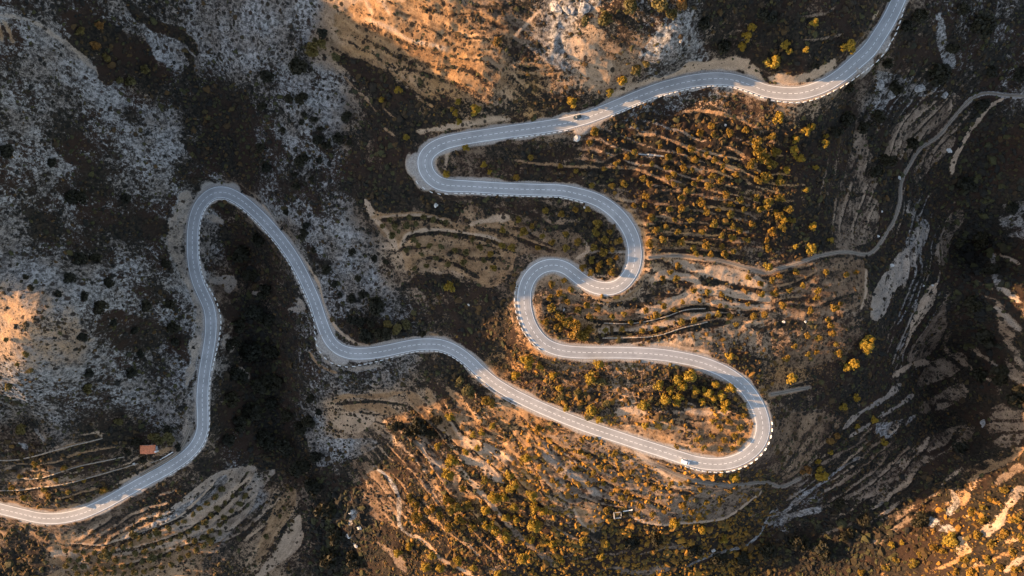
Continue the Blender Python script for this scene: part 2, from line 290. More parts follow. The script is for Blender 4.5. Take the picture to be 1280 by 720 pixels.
plot(cr(11,[(110,190),(330,200),(480,260),(640,350),(760,380),(940,390),(900,440),(800,500),(700,500),(600,520),(460,510),(390,430),(230,460),(170,400)]),'dim',.3)
plot(cr(11,[(230,470),(260,520),(310,555),(350,520),(330,450),(260,440)]),'tan',.6)
plot(cr(11,[(385,110),(450,90),(600,130),(700,90),(850,110),(900,180),(880,240),(740,275),(600,230),(480,170),(400,140)]),'tan',.7)
plot(cr(11,[(740,150),(850,110),(905,180),(880,240),(740,275),(690,200)]),'orange',.0)
plot(cr(12,[(10,310),(60,130),(150,110),(285,125),(240,190),(150,290),(80,355),(10,330)]),'brown',1)
plot(cr(12,[(-20,530),(0,490),(30,460),(60,490),(200,450),(190,480),(60,510),(50,535)]),'white',0)
plot(cr(12,[(200,450),(330,400),(440,320),(540,240),(620,190),(750,150),(780,170),(740,220),(620,280),(540,350),(430,440),(350,430),(230,470)]),'dim',.8)
plot(cr(12,[(400,150),(460,140),(550,120),(470,190),(440,210),(400,180)]),'white',0)
plot(cr(12,[(560,90),(680,10),(740,0),(740,50),(600,110)]),'dim',1)
plot(cr(12,[(550,480),(600,485),(690,550),(660,560),(600,530)]),'white',0)
plot(cr(12,[(840,90),(890,70),(950,120),(950,220),(880,240),(830,200)]),'dim',0)
plot(cr(7,[(0,90),(60,90),(190,120),(280,185),(285,235),(240,250),(180,240),(60,230),(0,250),(-200,240),(-180,60)]),'brown',.6)
plot(cr(6,[(430,70),(520,85),(650,80),(760,120),(960,100),(960,280),(880,360),(760,300),(640,290),(570,300),(540,220),(470,150)]),'tan',.6)
plot(cr(7,[(120,340),(210,330),(260,390),(330,440),(470,440),(470,470),(330,485),(240,460),(170,400)]),'brown',.6)
plot(cr(7,[(500,320),(600,260),(700,280),(960,330),(960,470),(700,500),(480,530),(330,530),(340,500),(500,470)]),'brown',.6)
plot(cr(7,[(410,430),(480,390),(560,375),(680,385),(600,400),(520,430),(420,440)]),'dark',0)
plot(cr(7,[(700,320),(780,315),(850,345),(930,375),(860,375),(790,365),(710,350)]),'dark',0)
# ---- cut banks, verges and turnouts along the road
for c, p, wp, k in [(3,[(380,355),(470,315),(560,285),(640,260),(720,238),(800,230),(870,235),(930,280),(960,300)],9,'pale'),(4,[(0,280),(60,295),(130,290),(200,265),(270,235)],12,'pale'),
 (3,[(640,255),(720,240),(800,232),(880,235)],13,'pale'),(2,[(600,490),(690,480),(800,462),(900,440),(960,445)],8,'pale'),(2,[(680,580),(670,620),(700,655),(720,560)],5,'pale'),(2,[(575,570),(570,620),(610,680),(640,705)],8,'grey'),
 (5,[(700,0),(668,100),(650,190),(665,260),(690,330),(730,400),(745,470),(735,560),(720,640),(700,720)],14,'grey'),(9,[(735,0),(730,80),(700,150),(690,200)],10,'grey'),(6,[(20,50),(80,140),(160,240),(230,340),(265,460),(330,540),(400,575),(500,570),(600,545)],6,'pale'),
 (6,[(650,530),(760,580),(830,630),(930,690)],5,'tan'),(6,[(225,570),(260,630),(330,665),(480,650)],8,'grey'),(7,[(400,20),(450,80),(488,140),(505,210)],6,'orange'),(7,[(440,570),(520,562),(600,570),(650,585),(740,600)],4,'pale'),
 (7,[(30,330),(20,420),(50,520),(100,590),(190,620),(400,625)],5,'grey'),(7,[(270,380),(380,410),(470,360),(495,290)],5,'tan'),(3,[(230,495),(280,490),(330,465)],7,'pale'),(4,[(385,75),(420,40)],6,'pale'),(11,[(20,15),(110,65)],4,'pale'),
 (9,[(410,395),(470,360),(550,325)],4,'pale'),(9,[(0,430),(80,460),(200,475),(290,455)],5,'orange'),(9,[(580,268),(640,240)],8,'tan'),(9,[(700,100),(735,150)],14,'white'),(6,[(200,600),(240,650),(310,680)],6,'tan')]:
    strip(cr(c, p), wp*.78, k, 0.0)
# ---- the grain of the land: old furrows, runnels and ledges
def grain(px, py, rx_, ry_, dxp, dyp, across, along, hgt, veg, seed):
    (cx,), (cy,), _ = ground([px], [py]); k = .46
    w = window(np.array([[cx-rx_*k*1.6, cy-ry_*k*1.6], [cx+rx_*k*1.6, cy+ry_*k*1.6]]), 2)
    x, y = GX[w]-cx, GY[w]-cy; l = math.hypot(dxp, dyp); tx, ty = dxp/l, -dyp/l
    wob = SOFT[w]*across*1.2; a = x*tx+y*ty; b = -x*ty+y*tx+wob
    m = np.exp(-((x/(rx_*k))**2+(y/(ry_*k))**2)**2*.7)
    n_ = fbm(a/along*across, b, across, 3, seed)*2
    Z[w] += m*n_*hgt; scrub[w] += m*np.clip(n_*1.2+SOFT[w]*.5, -1, 1)*veg; tan[w] += m*fbm(a/along*across, b, across*.6, 2, seed+9)*.7
for a in [(560,60,170,75,1,.42,6,60,2.0,.25,1),(560,600,130,110,1,1.15,5,40,1.0,.5,2),(700,600,110,70,1,.45,5,40,.7,.35,3),(1150,380,60,150,-.42,1,4.5,40,1.0,.4,4),(1110,600,130,80,1,-.55,5,45,1.0,.35,5),(1230,640,80,90,1,-.9,5,30,1.0,.22,6),
  (850,220,170,60,1,.2,5,40,.8,.4,7),(880,375,190,60,1,.04,5,50,.5,.4,8),(560,295,120,50,1,.1,5,40,.5,.35,9),(90,590,110,45,1,-.25,5,40,.6,.4,10),(200,655,130,55,1,-.55,5,40,.5,.4,11),(340,650,50,70,-.6,1,2.2,40,.15,.3,12),(430,640,50,70,.5,1,2.0,50,.15,.4,13),
  (1130,160,70,60,-.6,1,6,30,.6,.4,14),(1060,220,40,70,-.3,1,6,30,.6,.4,15),(840,525,100,40,1,.2,4,30,.3,.4,16),(1010,560,60,60,-.6,1,5,30,.4,.4,17),(120,170,140,120,.6,1,9,20,1.2,.35,18),(120,390,130,120,1,.5,8,20,1.0,.3,19),(400,220,80,150,.5,1,8,20,.9,.3,20),(1230,80,70,80,.4,1,8,24,1.0,.35,21)]: grain(*a)

# ---- flights of narrow terraces: wavy parallel steps
def flight(px, py, rx_, ry_, dxp, dyp, period, step, dark, pale, seed, bend=0.0, rag=1.0):
    (cx,), (cy,), _ = ground([px], [py]); k = .46
    w = window(np.array([[cx-rx_*k*1.5, cy-ry_*k*1.5], [cx+rx_*k*1.5, cy+ry_*k*1.5]]), 2)
    x, y = GX[w]-cx, GY[w]-cy; l = math.hypot(dxp, dyp); tx, ty = dxp/l, -dyp/l
    a = x*tx+y*ty; b = -x*ty+y*tx; up = np.sign(float(zbase(cx-ty*8, cy+tx*8)-zbase(cx+ty*8, cy-tx*8))) or 1.0
    ph = b/period + bend*(a/(rx_*k))**2 + fbm(GX[w], GY[w], 55, 2, seed)*3.2+fbm(GX[w], GY[w], 16, 2, seed+1)*.8*rag
    f = ph-np.floor(ph); f = f if up > 0 else 1-f
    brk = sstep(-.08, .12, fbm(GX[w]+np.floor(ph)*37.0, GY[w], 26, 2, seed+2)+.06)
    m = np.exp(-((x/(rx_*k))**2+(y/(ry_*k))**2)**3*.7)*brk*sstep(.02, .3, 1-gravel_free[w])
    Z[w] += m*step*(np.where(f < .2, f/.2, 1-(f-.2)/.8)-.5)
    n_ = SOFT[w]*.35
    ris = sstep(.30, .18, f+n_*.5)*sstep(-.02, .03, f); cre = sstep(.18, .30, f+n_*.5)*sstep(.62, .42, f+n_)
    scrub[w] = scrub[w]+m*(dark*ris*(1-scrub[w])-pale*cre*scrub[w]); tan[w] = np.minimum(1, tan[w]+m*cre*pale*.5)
gravel_free = np.zeros_like(Z)
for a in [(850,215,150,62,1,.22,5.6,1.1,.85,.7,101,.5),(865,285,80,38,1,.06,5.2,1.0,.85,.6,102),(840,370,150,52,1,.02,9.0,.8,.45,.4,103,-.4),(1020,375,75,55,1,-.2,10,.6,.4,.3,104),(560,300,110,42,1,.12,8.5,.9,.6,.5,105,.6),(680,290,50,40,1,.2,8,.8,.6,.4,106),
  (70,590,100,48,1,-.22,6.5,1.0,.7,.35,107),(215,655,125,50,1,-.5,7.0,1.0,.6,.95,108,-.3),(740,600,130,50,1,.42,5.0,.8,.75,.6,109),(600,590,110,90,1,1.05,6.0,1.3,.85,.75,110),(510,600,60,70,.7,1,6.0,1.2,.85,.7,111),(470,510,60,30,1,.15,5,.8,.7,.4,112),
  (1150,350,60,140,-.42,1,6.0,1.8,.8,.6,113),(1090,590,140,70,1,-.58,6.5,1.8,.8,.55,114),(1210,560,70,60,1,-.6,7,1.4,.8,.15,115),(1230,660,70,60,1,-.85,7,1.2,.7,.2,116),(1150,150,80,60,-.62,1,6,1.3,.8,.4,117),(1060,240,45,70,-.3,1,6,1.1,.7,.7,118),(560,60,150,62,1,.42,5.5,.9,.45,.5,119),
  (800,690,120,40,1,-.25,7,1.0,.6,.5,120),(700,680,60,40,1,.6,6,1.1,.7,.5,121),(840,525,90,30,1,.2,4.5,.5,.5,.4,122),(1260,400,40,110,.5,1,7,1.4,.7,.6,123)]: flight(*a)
# ---- pale strips, banks and gullies
for c, p, wp, k in [(2,[(330,285),(360,320),(420,380),(450,420)],3,'tan'),(2,[(470,400),(530,450)],3,'tan'),(2,[(480,480),(520,510)],3,'tan'),(2,[(300,60),(340,110),(400,80)],10,'orange'),(2,[(410,0),(440,60)],5,'pale'),(2,[(470,0),(505,60)],4,'pale'),
 (3,[(10,135),(60,80),(110,35)],3,'pale'),(3,[(480,578),(560,585)],4,'grey'),(4,[(690,660),(700,600),(750,500),(790,450),(830,400),(880,370)],7,'pale'),(4,[(640,60),(650,160),(690,250)],12,'rock'),
 (7,[(600,265),(640,272),(690,295)],9,'pale'),(7,[(520,330),(570,315),(640,320),(700,345)],11,'pale'),(7,[(700,295),(780,305),(850,320),(940,345)],14,'pale'),(7,[(690,370),(760,375),(840,390),(960,402)],12,'pale'),
 (7,[(470,452),(540,438),(600,410),(660,398),(730,410)],12,'pale'),(7,[(730,418),(820,430),(960,435)],11,'pale'),(7,[(330,520),(430,525),(520,518),(620,490),(720,465)],11,'pale'),(7,[(720,465),(820,450),(960,462)],10,'pale'),
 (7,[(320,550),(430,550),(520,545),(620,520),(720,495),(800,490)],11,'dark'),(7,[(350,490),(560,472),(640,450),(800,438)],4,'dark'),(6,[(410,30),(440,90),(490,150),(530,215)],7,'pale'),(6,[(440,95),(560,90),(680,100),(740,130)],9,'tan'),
 (6,[(540,205),(580,160),(660,145),(740,150),(860,170)],4,'pale'),(6,[(570,285),(600,250),(640,235)],8,'tan'),(6,[(790,130),(840,110),(960,95)],7,'pale'),(7,[(240,250),(285,220),(270,180)],4,'pale'),(7,[(290,225),(430,225)],3,'grey'),
 (8,[(490,250),(540,200),(580,130)],6,'grey'),(8,[(885,240),(940,270)],4,'grey'),(8,[(840,430),(890,470),(940,520)],4,'grey'),(8,[(870,360),(930,410)],5,'grey'),(8,[(840,230),(850,330),(860,370)],4,'rock'),(8,[(365,290),(362,380),(345,440)],3,'pale'),
 (8,[(560,420),(520,520),(480,620)],5,'grey'),(8,[(470,690),(540,650),(600,640)],8,'pale'),
 (9,[(470,575),(580,530),(700,470),(780,410),(850,340)],10,'white'),(9,[(560,570),(660,530),(760,490),(850,430),(940,350)],9,'pale'),(9,[(180,640),(260,640),(330,690)],9,'pale'),(9,[(420,640),(600,610),(760,540),(900,420)],8,'pale'),(9,[(70,520),(120,560),(170,590),(230,575),(280,545)],4,'tan'),
 (9,[(310,190),(370,182),(385,200)],4,'pale'),(9,[(930,330),(860,440),(760,520)],3,'dark'),(9,[(80,220),(110,240)],8,'white'),(9,[(130,170),(170,210)],5,'white'),
 (10,[(290,65),(350,45),(460,45),(560,30)],7,'tan'),(10,[(560,30),(610,70),(640,130)],14,'tan'),(10,[(330,85),(420,80),(500,100),(570,145)],13,'tan'),(10,[(300,75),(440,65),(560,80)],4,'dark'),
 (10,[(440,310),(500,360),(535,430),(540,530),(590,575)],5,'white'),(10,[(700,130),(760,200),(850,240),(960,290)],13,'pale'),(10,[(600,220),(650,280),(690,320)],9,'grey'),(10,[(780,330),(830,390),(880,450),(960,540)],6,'pale'),(10,[(770,280),(840,300),(930,370)],12,'pale'),
 (10,[(580,560),(640,600),(700,660),(810,715)],5,'pale'),(10,[(640,20),(700,130),(760,230)],9,'tan'),(10,[(720,20),(790,100),(830,170)],12,'tan'),(10,[(490,220),(560,310),(620,390)],3,'tan'),(10,[(630,300),(690,410)],4,'orange'),(10,[(450,180),(520,210)],5,'dim'),
 (10,[(860,90),(960,130)],14,'orange'),(10,[(820,130),(900,230),(960,260)],5,'orange'),(10,[(480,330),(540,380),(560,440)],4,'brown'),(10,[(460,600),(520,640),(560,700)],12,'dim'),(10,[(175,385),(190,430),(210,460)],10,'dim'),
 (10,[(350,460),(370,480),(350,530)],6,'white'),(10,[(375,530),(395,545)],6,'white'),(10,[(340,570),(355,570)],6,'white'),(10,[(370,590),(378,615)],7,'white'),
 (11,[(0,60),(90,180),(130,280),(165,420)],4,'orange'),(11,[(20,100),(100,180),(200,240),(330,340),(420,395),(540,440),(600,465)],5,'orange'),(11,[(460,505),(550,525),(680,515),(800,500),(880,450),(940,400)],5,'pale'),(11,[(230,465),(260,520),(310,555)],3,'pale'),
 (11,[(460,250),(560,330),(640,380)],6,'pale'),(11,[(120,260),(200,330),(330,420)],9,'grey'),(11,[(650,95),(720,110),(820,105)],5,'pale'),(11,[(385,115),(430,95),(500,110)],9,'pale'),(11,[(650,690),(720,650),(800,625),(860,610),(920,570),(960,500)],4,'white'),(11,[(380,690),(480,710),(600,690)],9,'dim'),
 (11,[(0,540),(80,620),(180,690)],8,'dim'),(11,[(560,600),(660,620)],9,'dim'),(11,[(0,170),(60,260),(110,380)],9,'orange'),
 (12,[(0,500),(60,480),(120,420),(200,375),(280,310),(340,275)],5,'white'),(12,[(280,170),(340,110),(420,60),(500,0)],8,'grey'),(12,[(410,120),(470,90),(550,40)],6,'grey'),(12,[(300,200),(380,150)],7,'grey'),(12,[(720,450),(740,370),(800,320),(870,290),(960,240)],7,'tan'),
 (12,[(840,380),(900,340),(960,300)],6,'dim'),(12,[(800,570),(850,520),(900,440),(960,390)],6,'grey'),(12,[(380,600),(450,560),(530,500)],6,'dim'),(12,[(690,400),(700,440),(665,490)],5,'white'),(12,[(860,620),(960,560)],3.5,'grey'),(12,[(760,690),(820,655)],3.5,'grey'),(12,[(880,710),(960,640)],4,'grey'),
 (12,[(720,580),(740,610),(700,640)],9,'pale'),(12,[(200,300),(290,250),(370,200)],6,'dim'),(12,[(0,50),(80,30),(140,10)],5,'tan'),(12,[(160,600),(190,640)],5,'dim'),(12,[(200,565),(320,515)],5,'dim'),
 (5,[(770,95),(830,110)],11,'grey'),(5,[(805,335),(865,330),(860,370)],12,'grey'),(5,[(855,540),(870,600)],8,'grey'),(5,[(890,660),(930,700)],10,'grey'),(6,[(120,440),(180,440),(150,400)],9,'grey'),(6,[(0,380),(30,390)],12,'grey'),
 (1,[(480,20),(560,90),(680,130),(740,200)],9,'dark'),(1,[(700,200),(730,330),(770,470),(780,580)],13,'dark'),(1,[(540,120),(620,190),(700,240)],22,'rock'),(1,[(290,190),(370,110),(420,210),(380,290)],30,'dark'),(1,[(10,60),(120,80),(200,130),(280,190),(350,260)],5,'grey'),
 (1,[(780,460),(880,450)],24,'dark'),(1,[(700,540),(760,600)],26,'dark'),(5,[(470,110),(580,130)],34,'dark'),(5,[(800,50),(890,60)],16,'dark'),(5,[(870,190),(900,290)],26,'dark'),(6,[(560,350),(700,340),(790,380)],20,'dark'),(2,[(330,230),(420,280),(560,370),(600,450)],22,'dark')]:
    strip(cr(c, p), wp, k, 0.4)
# ---- terraces: stepped banks
for c, p, h, cw, k in [(2,[(300,175),(400,225),(480,265),(560,310),(640,365),(700,375)],3.0,4,'orange'),(2,[(390,75),(470,105),(560,150),(650,180),(740,205)],2.4,5,'pale'),(2,[(340,110),(430,150),(520,190),(640,235),(740,250)],2.0,4,'orange'),
 (2,[(480,230),(600,260),(700,290),(780,320),(860,360)],1.6,3,'orange'),(2,[(560,0),(640,30),(760,45),(830,50),(950,110)],2.2,4,'orange'),(2,[(700,220),(800,250),(900,330)],1.6,3,'orange'),
 (3,[(430,510),(540,510),(620,545),(690,575),(760,610),(850,660),(900,700)],1.8,4,'tan'),(3,[(0,600),(100,620),(270,630),(370,630),(470,640),(560,680),(640,720)],1.8,4,'tan'),(3,[(620,430),(700,420),(800,440),(870,460),(940,500)],1.8,4,'tan'),
 (3,[(0,235),(80,250),(180,260)],1.5,3,'orange'),(3,[(0,275),(100,280),(220,290)],1.5,3,'orange'),(3,[(230,595),(330,610),(420,575),(560,590),(640,625),(740,660)],1.4,3,'brown'),(3,[(780,540),(850,580),(930,640)],1.4,4,'tan'),
 (7,[(500,50),(600,55),(700,75),(800,95),(900,120)],1.4,3,'brown'),(7,[(520,110),(620,120),(700,120),(800,140),(900,160)],1.4,3,'brown'),(7,[(530,165),(640,165),(740,175),(860,195)],1.4,3,'brown'),(7,[(520,215),(640,215),(780,225),(900,245)],1.6,3,'brown'),(7,[(520,0),(640,5),(760,30),(900,60)],1.4,3,'brown'),
 (7,[(520,340),(580,325),(640,330),(700,350)],1.4,2,'pale'),(7,[(690,385),(760,385),(850,400),(960,412)],1.5,2,'pale'),(7,[(250,455),(340,478),(470,480),(560,460),(650,430),(730,425),(820,440),(960,445)],1.8,2,'tan'),(7,[(340,540),(450,538),(540,530),(640,500),(730,478),(830,468),(960,475)],2.0,2,'tan'),
 (8,[(0,320),(80,290),(200,270)],1.0,2,'tan'),(8,[(0,365),(80,345),(190,295)],1.2,3,'tan'),(8,[(0,410),(60,400),(160,390)],1.0,2,'tan'),
 (6,[(440,100),(560,90),(680,100),(740,130)],1.2,3,'pale'),(6,[(540,205),(580,160),(660,145),(740,150),(860,170),(940,200)],1.6,4,'pale'),(6,[(570,290),(640,240),(760,270),(860,330)],1.5,3,'tan'),(7,[(0,160),(80,190),(180,220)],1.2,3,'tan'),
 (9,[(0,290),(100,280),(250,240),(390,205)],1.6,3,'tan'),(9,[(50,300),(200,295),(330,255),(460,235)],1.4,3,'tan'),(9,[(70,350),(150,355),(300,310),(470,275)],1.5,3,'tan'),(9,[(0,400),(100,395),(250,375),(400,335),(520,300)],1.6,3,'tan'),(9,[(200,440),(330,405),(400,400)],1.2,3,'tan'),
 (9,[(240,600),(400,600),(560,545),(700,480),(830,345)],1.2,3,'pale'),(9,[(330,640),(520,610),(700,545),(830,450),(950,340)],1.2,3,'pale'),(9,[(420,690),(600,640),(760,570),(890,460),(960,380)],1.2,3,'pale'),(9,[(60,640),(160,720)],1.0,3,'brown'),(1,[(0,60),(20,180)],.8,3,'tan'),(1,[(30,70),(55,190)],.8,3,'tan'),
 (10,[(560,60),(640,140),(720,230),(780,300)],1.8,3,'tan'),(10,[(480,215),(570,310),(640,400),(700,480)],1.6,3,'tan'),(10,[(560,190),(640,280),(700,380),(760,450)],1.6,3,'orange'),(10,[(700,60),(770,170),(850,210),(960,250)],1.6,3,'orange'),(10,[(780,60),(850,160),(960,220)],1.6,3,'orange'),
 (10,[(500,330),(560,400),(580,480)],1.4,3,'orange'),(10,[(620,480),(720,560),(840,640)],1.4,3,'orange'),(10,[(700,450),(800,540),(900,640),(960,680)],1.4,3,'orange'),(11,[(20,105),(100,185),(200,245),(330,345),(420,400),(540,445),(600,470)],2.4,4,'orange'),
 (11,[(0,180),(70,280),(120,400)],1.6,4,'orange'),(11,[(130,230),(300,260),(420,330),(560,380),(700,410)],1.0,2,'tan'),(11,[(180,350),(300,400)],1.0,3,'tan'),(11,[(460,510),(550,530),(680,520),(800,505),(880,455)],2.0,3,'pale'),
 (12,[(820,540),(870,480),(930,410)],1.8,3,'pale'),(12,[(850,620),(960,550)],1.6,3,'orange'),(12,[(720,700),(840,650),(960,600)],1.6,3,'orange'),(12,[(600,700),(700,650),(760,600)],1.4,3,'orange'),(12,[(720,455),(745,375),(805,325),(960,245)],1.8,3,'tan'),
 (12,[(60,20),(180,-30)],1.2,3,'brown'),(4,[(100,150),(220,150),(300,120)],1.4,3,'dim'),(4,[(100,60),(200,60),(270,20)],1.4,3,'dim')]:
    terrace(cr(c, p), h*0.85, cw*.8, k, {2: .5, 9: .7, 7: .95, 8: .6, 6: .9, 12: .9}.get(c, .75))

# ------------------------------------------------------------------ relief
def ridged(x, y, wl, seed): return 1-2*np.abs(fbm(x, y, wl, 3, seed))*2
near = 1-sstep(330, 560, np.maximum(np.abs(GX)*0.9, np.abs(GY)*1.5))
calm = np.exp(-(((GX/K+640-30)/100)**2+((360-GY/K-412)/80)**2)**2)     # crest evened and coloured paler and warmer for its sunlit patch
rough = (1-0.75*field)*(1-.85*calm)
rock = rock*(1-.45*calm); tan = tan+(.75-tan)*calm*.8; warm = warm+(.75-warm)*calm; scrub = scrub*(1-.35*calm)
Z += (fbm(GX, GY, 48, 3, 21)*4.5 + fbm(GX, GY, 15, 3, 22)*2.6)*rough
Z += near*rough*(fbm(GX, GY, 5.5, 3, 23)*1.7 + rock*ridged(GX, GY, 11, 24)*1.1 + rock*fbm(GX, GY, 2.6, 2, 25)*1.0 + scrub*fbm(GX, GY, 3.2, 2, 26)*1.1)
Z += near*field*fbm(GX, GY, 7, 3, 27)*0.5
# ------------------------------------------------------------------ the road bench and the tracks
def carve(P, half, flat, blend, sink, reach, every=1):
    D = np.full(Z.shape, 1e6, np.float32); ZR = np.zeros_like(Z); HW = np.zeros_like(Z)
    for k in range(0, len(P), every):
        a = np.searchsorted(xs, P[k, 0]-reach); b = np.searchsorted(xs, P[k, 0]+reach); c = np.searchsorted(ys, P[k, 1]-reach); d = np.searchsorted(ys, P[k, 1]+reach)
        if a == b or c == d: continue
        w = (slice(c, d), slice(a, b)); q = np.hypot(GX[w]-P[k, 0], GY[w]-P[k, 1]); m = q < D[w]
        D[w] = np.where(m, q, D[w]); ZR[w] = np.where(m, P[k, 2], ZR[w]); HW[w] = np.where(m, half[k], HW[w])
    m = D < 1e5; e = (HW+flat)[m]
    t = sstep(0, 1, (D[m]-e)/blend)
    Z[m] = (ZR[m]-sink)*(1-t)+Z[m]*t
    return D, HW
def zland(x, y):                 # height of the finished sheet
    u = (np.asarray(x, float)-dx[0])/DS+i0; v = (np.asarray(y, float)-dy[0])/DS+j0
    u = np.clip(u, 0, NX-2.001); v = np.clip(v, 0, NY-2.001); i = u.astype(int); j = v.astype(int); fu = u-i; fv = v-j
    return (Z[j, i]*(1-fu)+Z[j, i+1]*fu)*(1-fv)+(Z[j+1, i]*(1-fu)+Z[j+1, i+1]*fu)*fv
TRACKS = []
for name, pts, w in [('dirt_track', cr(7, [(505,247),(560,241),(620,239),(700,247),(790,260),(870,283),(960,305)])+cr(8, [(20,292),(100,270),(190,240),(280,225),(340,233),(380,232),(410,205),(445,150),(470,110),(490,50),(498,5)])+cr(4, [(500,690),(520,640),(570,560),(640,510),(700,440),(760,375),(810,350),(880,358),(960,362)])+[(1300,121)], 1.5),
                     ('dirt_track', cr(11, [(462,252),(500,280),(560,312),(620,340),(720,368),(830,380),(950,370),(1010,385),(1080,352)]), 1.5),
                     ('dirt_track', cr(12, [(8,40),(60,30),(110,20),(158,12)]), 1.8),
                     ('farm_path', cr(9, [(520,345),(600,300),(660,262),(690,215),(712,160)]), 1.9),]:
    xy = gpts(spline(pts, 4.0)); l = np.r_[0, np.cumsum(np.hypot(*np.diff(xy, axis=0).T))]; u = np.arange(0, l[-1], 0.7)
    xy = smooth(np.stack([np.interp(u, l, xy[:, 0]), np.interp(u, l, xy[:, 1])], 1), 5)
    z = smooth(zland(xy[:, 0], xy[:, 1]), 14)
    P = np.c_[xy, z]; TRACKS.append((name, P, w))
    D, H = carve(P, np.full(len(P), w/2), 0.9, 2.6, 0.10, 8)
    m = D < 8; g = sstep(w/2+1.0, w/2+0.1, D); scrub *= 1-g; gravel = np.maximum(gravel, g*0.3)
D, H = carve(ROAD, ROAD_W/2+0.55, 0.9, 5.0, 0.16, 14)
g = sstep(1.8, 0.4, D-H+SOFT*2.8); gravel = np.maximum(gravel, g); scrub *= 1-g
bank = sstep(7, 4, D-H)*sstep(0.6, 2.0, D-H)*sstep(0.1, 1.2, fbm(GX, GY, 14, 2, 61)+0.55); scrub *= 1-0.35*bank
field_veg = sstep(.05, .5, fbm(GX, GY, 5, 3, 75)+.16)*field*.55; scrub = np.clip(scrub, 0, 1); scrub = np.maximum(scrub, field_veg*(gravel < .3))
def pullout(px, py, r, off, side):    # widened gravel apron on the outside of a bend
    i = road_index(px, py); t = ROAD[i+3]-ROAD[i-3]; t /= np.hypot(t[0], t[1]); nx, ny = -t[1]*side, t[0]*side
    cx, cy = ROAD[i, 0]+nx*off, ROAD[i, 1]+ny*off
    d = np.hypot(GX-cx, GY-cy)+SOFT*2; m = sstep(r+1, r-1, d)
    Z[:] = Z*(1-m)+(ROAD[i, 2]-0.17)*m; gravel[:] = np.maximum(gravel, m); scrub[:] *= 1-m
for a in [(413,426,6.5,3.5,1),(428,439,6.5,3.2,1),(531,205,6.5,3.5,-1),(538,221,6,3.5,-1),(263,400,5,1.5,1),(1096,50,6,3,1),(1075,73,6,3,1),(265,243,5,2,-1),(290,244,5,2,-1),(725,149,5,3.0,1)]: pullout(*a)
# ------------------------------------------------------------------ mesh helpers
def mesh_np(name, verts, faces, mat=None, attrs=None, smooth_=False, parent=None, link=True):
    me = bpy.data.meshes.new(name); verts = np.asarray(verts, np.float32); faces = np.asarray(faces, np.int32); k = faces.shape[1]
    me.vertices.add(len(verts)); me.vertices.foreach_set('co', verts.ravel())
    me.loops.add(faces.size); me.loops.foreach_set('vertex_index', faces.ravel())
    me.polygons.add(len(faces)); me.polygons.foreach_set('loop_start', np.arange(0, faces.size, k, dtype=np.int32))
    me.polygons.foreach_set('use_smooth', np.full(len(faces), smooth_, bool))
    me.update(calc_edges=True)
    for n_, a in (attrs or {}).items():
        at = me.attributes.new(n_, 'FLOAT', 'POINT'); at.data.foreach_set('value', np.ascontiguousarray(a, np.float32).ravel())
    if mat: me.materials.append(mat)
    o = bpy.data.objects.new(name, me)
    if link: C.objects.link(o)
    if parent: o.parent = parent
    return o
# ------------------------------------------------------------------ materials
class NT:
    def __init__(s, name):
        s.m = bpy.data.materials.new(name); s.m.use_nodes = True; s.t = s.m.node_tree; s.n = s.t.nodes; s.l = s.t.links; s.n.clear()
        s.o = s.n.new('ShaderNodeOutputMaterial'); s.b = s.n.new('ShaderNodeBsdfPrincipled'); s.l.new(s.b.outputs[0], s.o.inputs[0])
        s.b.inputs['Specular IOR Level'].default_value = 0.25; s.b.inputs['Roughness'].default_value = 0.9
        s.co = s.n.new('ShaderNodeTexCoord').outputs['Object']
    def noise(s, scale, detail=5, rough=0.55, dist=0.0):
        n_ = s.n.new('ShaderNodeTexNoise'); n_.inputs['Scale'].default_value = scale; n_.inputs['Detail'].default_value = detail
        n_.inputs['Roughness'].default_value = rough; n_.inputs['Distortion'].default_value = dist; s.l.new(s.co, n_.inputs['Vector']); return n_.outputs['Fac']
    def attr(s, n_):
        a = s.n.new('ShaderNodeAttribute'); a.attribute_name = n_; return a.outputs['Fac']
    def _in(s, sock, v):
        if isinstance(v, (int, float)): sock.default_value = v
        elif isinstance(v, tuple): sock.default_value = v+(1,) if len(v) == 3 else v
        else: s.l.new(v, sock)
    def math(s, op, a, b=0.0, clamp=False):
        n_ = s.n.new('ShaderNodeMath'); n_.operation = op; n_.use_clamp = clamp; s._in(n_.inputs[0], a); s._in(n_.inputs[1], b); return n_.outputs[0]
    def ramp(s, v, lo, hi, a=0.0, b=1.0):
        n_ = s.n.new('ShaderNodeMapRange'); n_.interpolation_type = 'SMOOTHSTEP'; s._in(n_.inputs[0], v)
        for i_, q in enumerate((lo, hi, a, b)): s._in(n_.inputs[i_+1], q)
        return n_.outputs[0]
    def mix(s, f, a, b, mode='MIX'):
        n_ = s.n.new('ShaderNodeMix'); n_.data_type = 'RGBA'; n_.blend_type = mode; s._in(n_.inputs['Factor'], f); s._in(n_.inputs['A'], a); s._in(n_.inputs['B'], b); return n_.outputs['Result']
    def bump(s, h, strength=0.5, dist=0.1):
        n_ = s.n.new('ShaderNodeBump'); n_.inputs['Strength'].default_value = strength; n_.inputs['Distance'].default_value = dist; s.l.new(h, n_.inputs['Height']); s.l.new(n_.outputs[0], s.b.inputs['Normal'])
    def color(s, c): s._in(s.b.inputs['Base Color'], c)
def plain(name, col, rough=0.7, var=0.25, scale=2.0, spec=0.3, metal=0.0, bump=0.0):
    q = NT(name); n_ = q.noise(scale, 4)
    lo = tuple(c*(1-var) for c in col); hi = tuple(min(1, c*(1+var)) for c in col)
    q.color(q.mix(q.ramp(n_, .3, .7), lo, hi)); q.b.inputs['Roughness'].default_value = rough; q.b.inputs['Specular IOR Level'].default_value = spec; q.b.inputs['Metallic'].default_value = metal
    if bump: q.bump(n_, bump, 0.05)
    return q.m
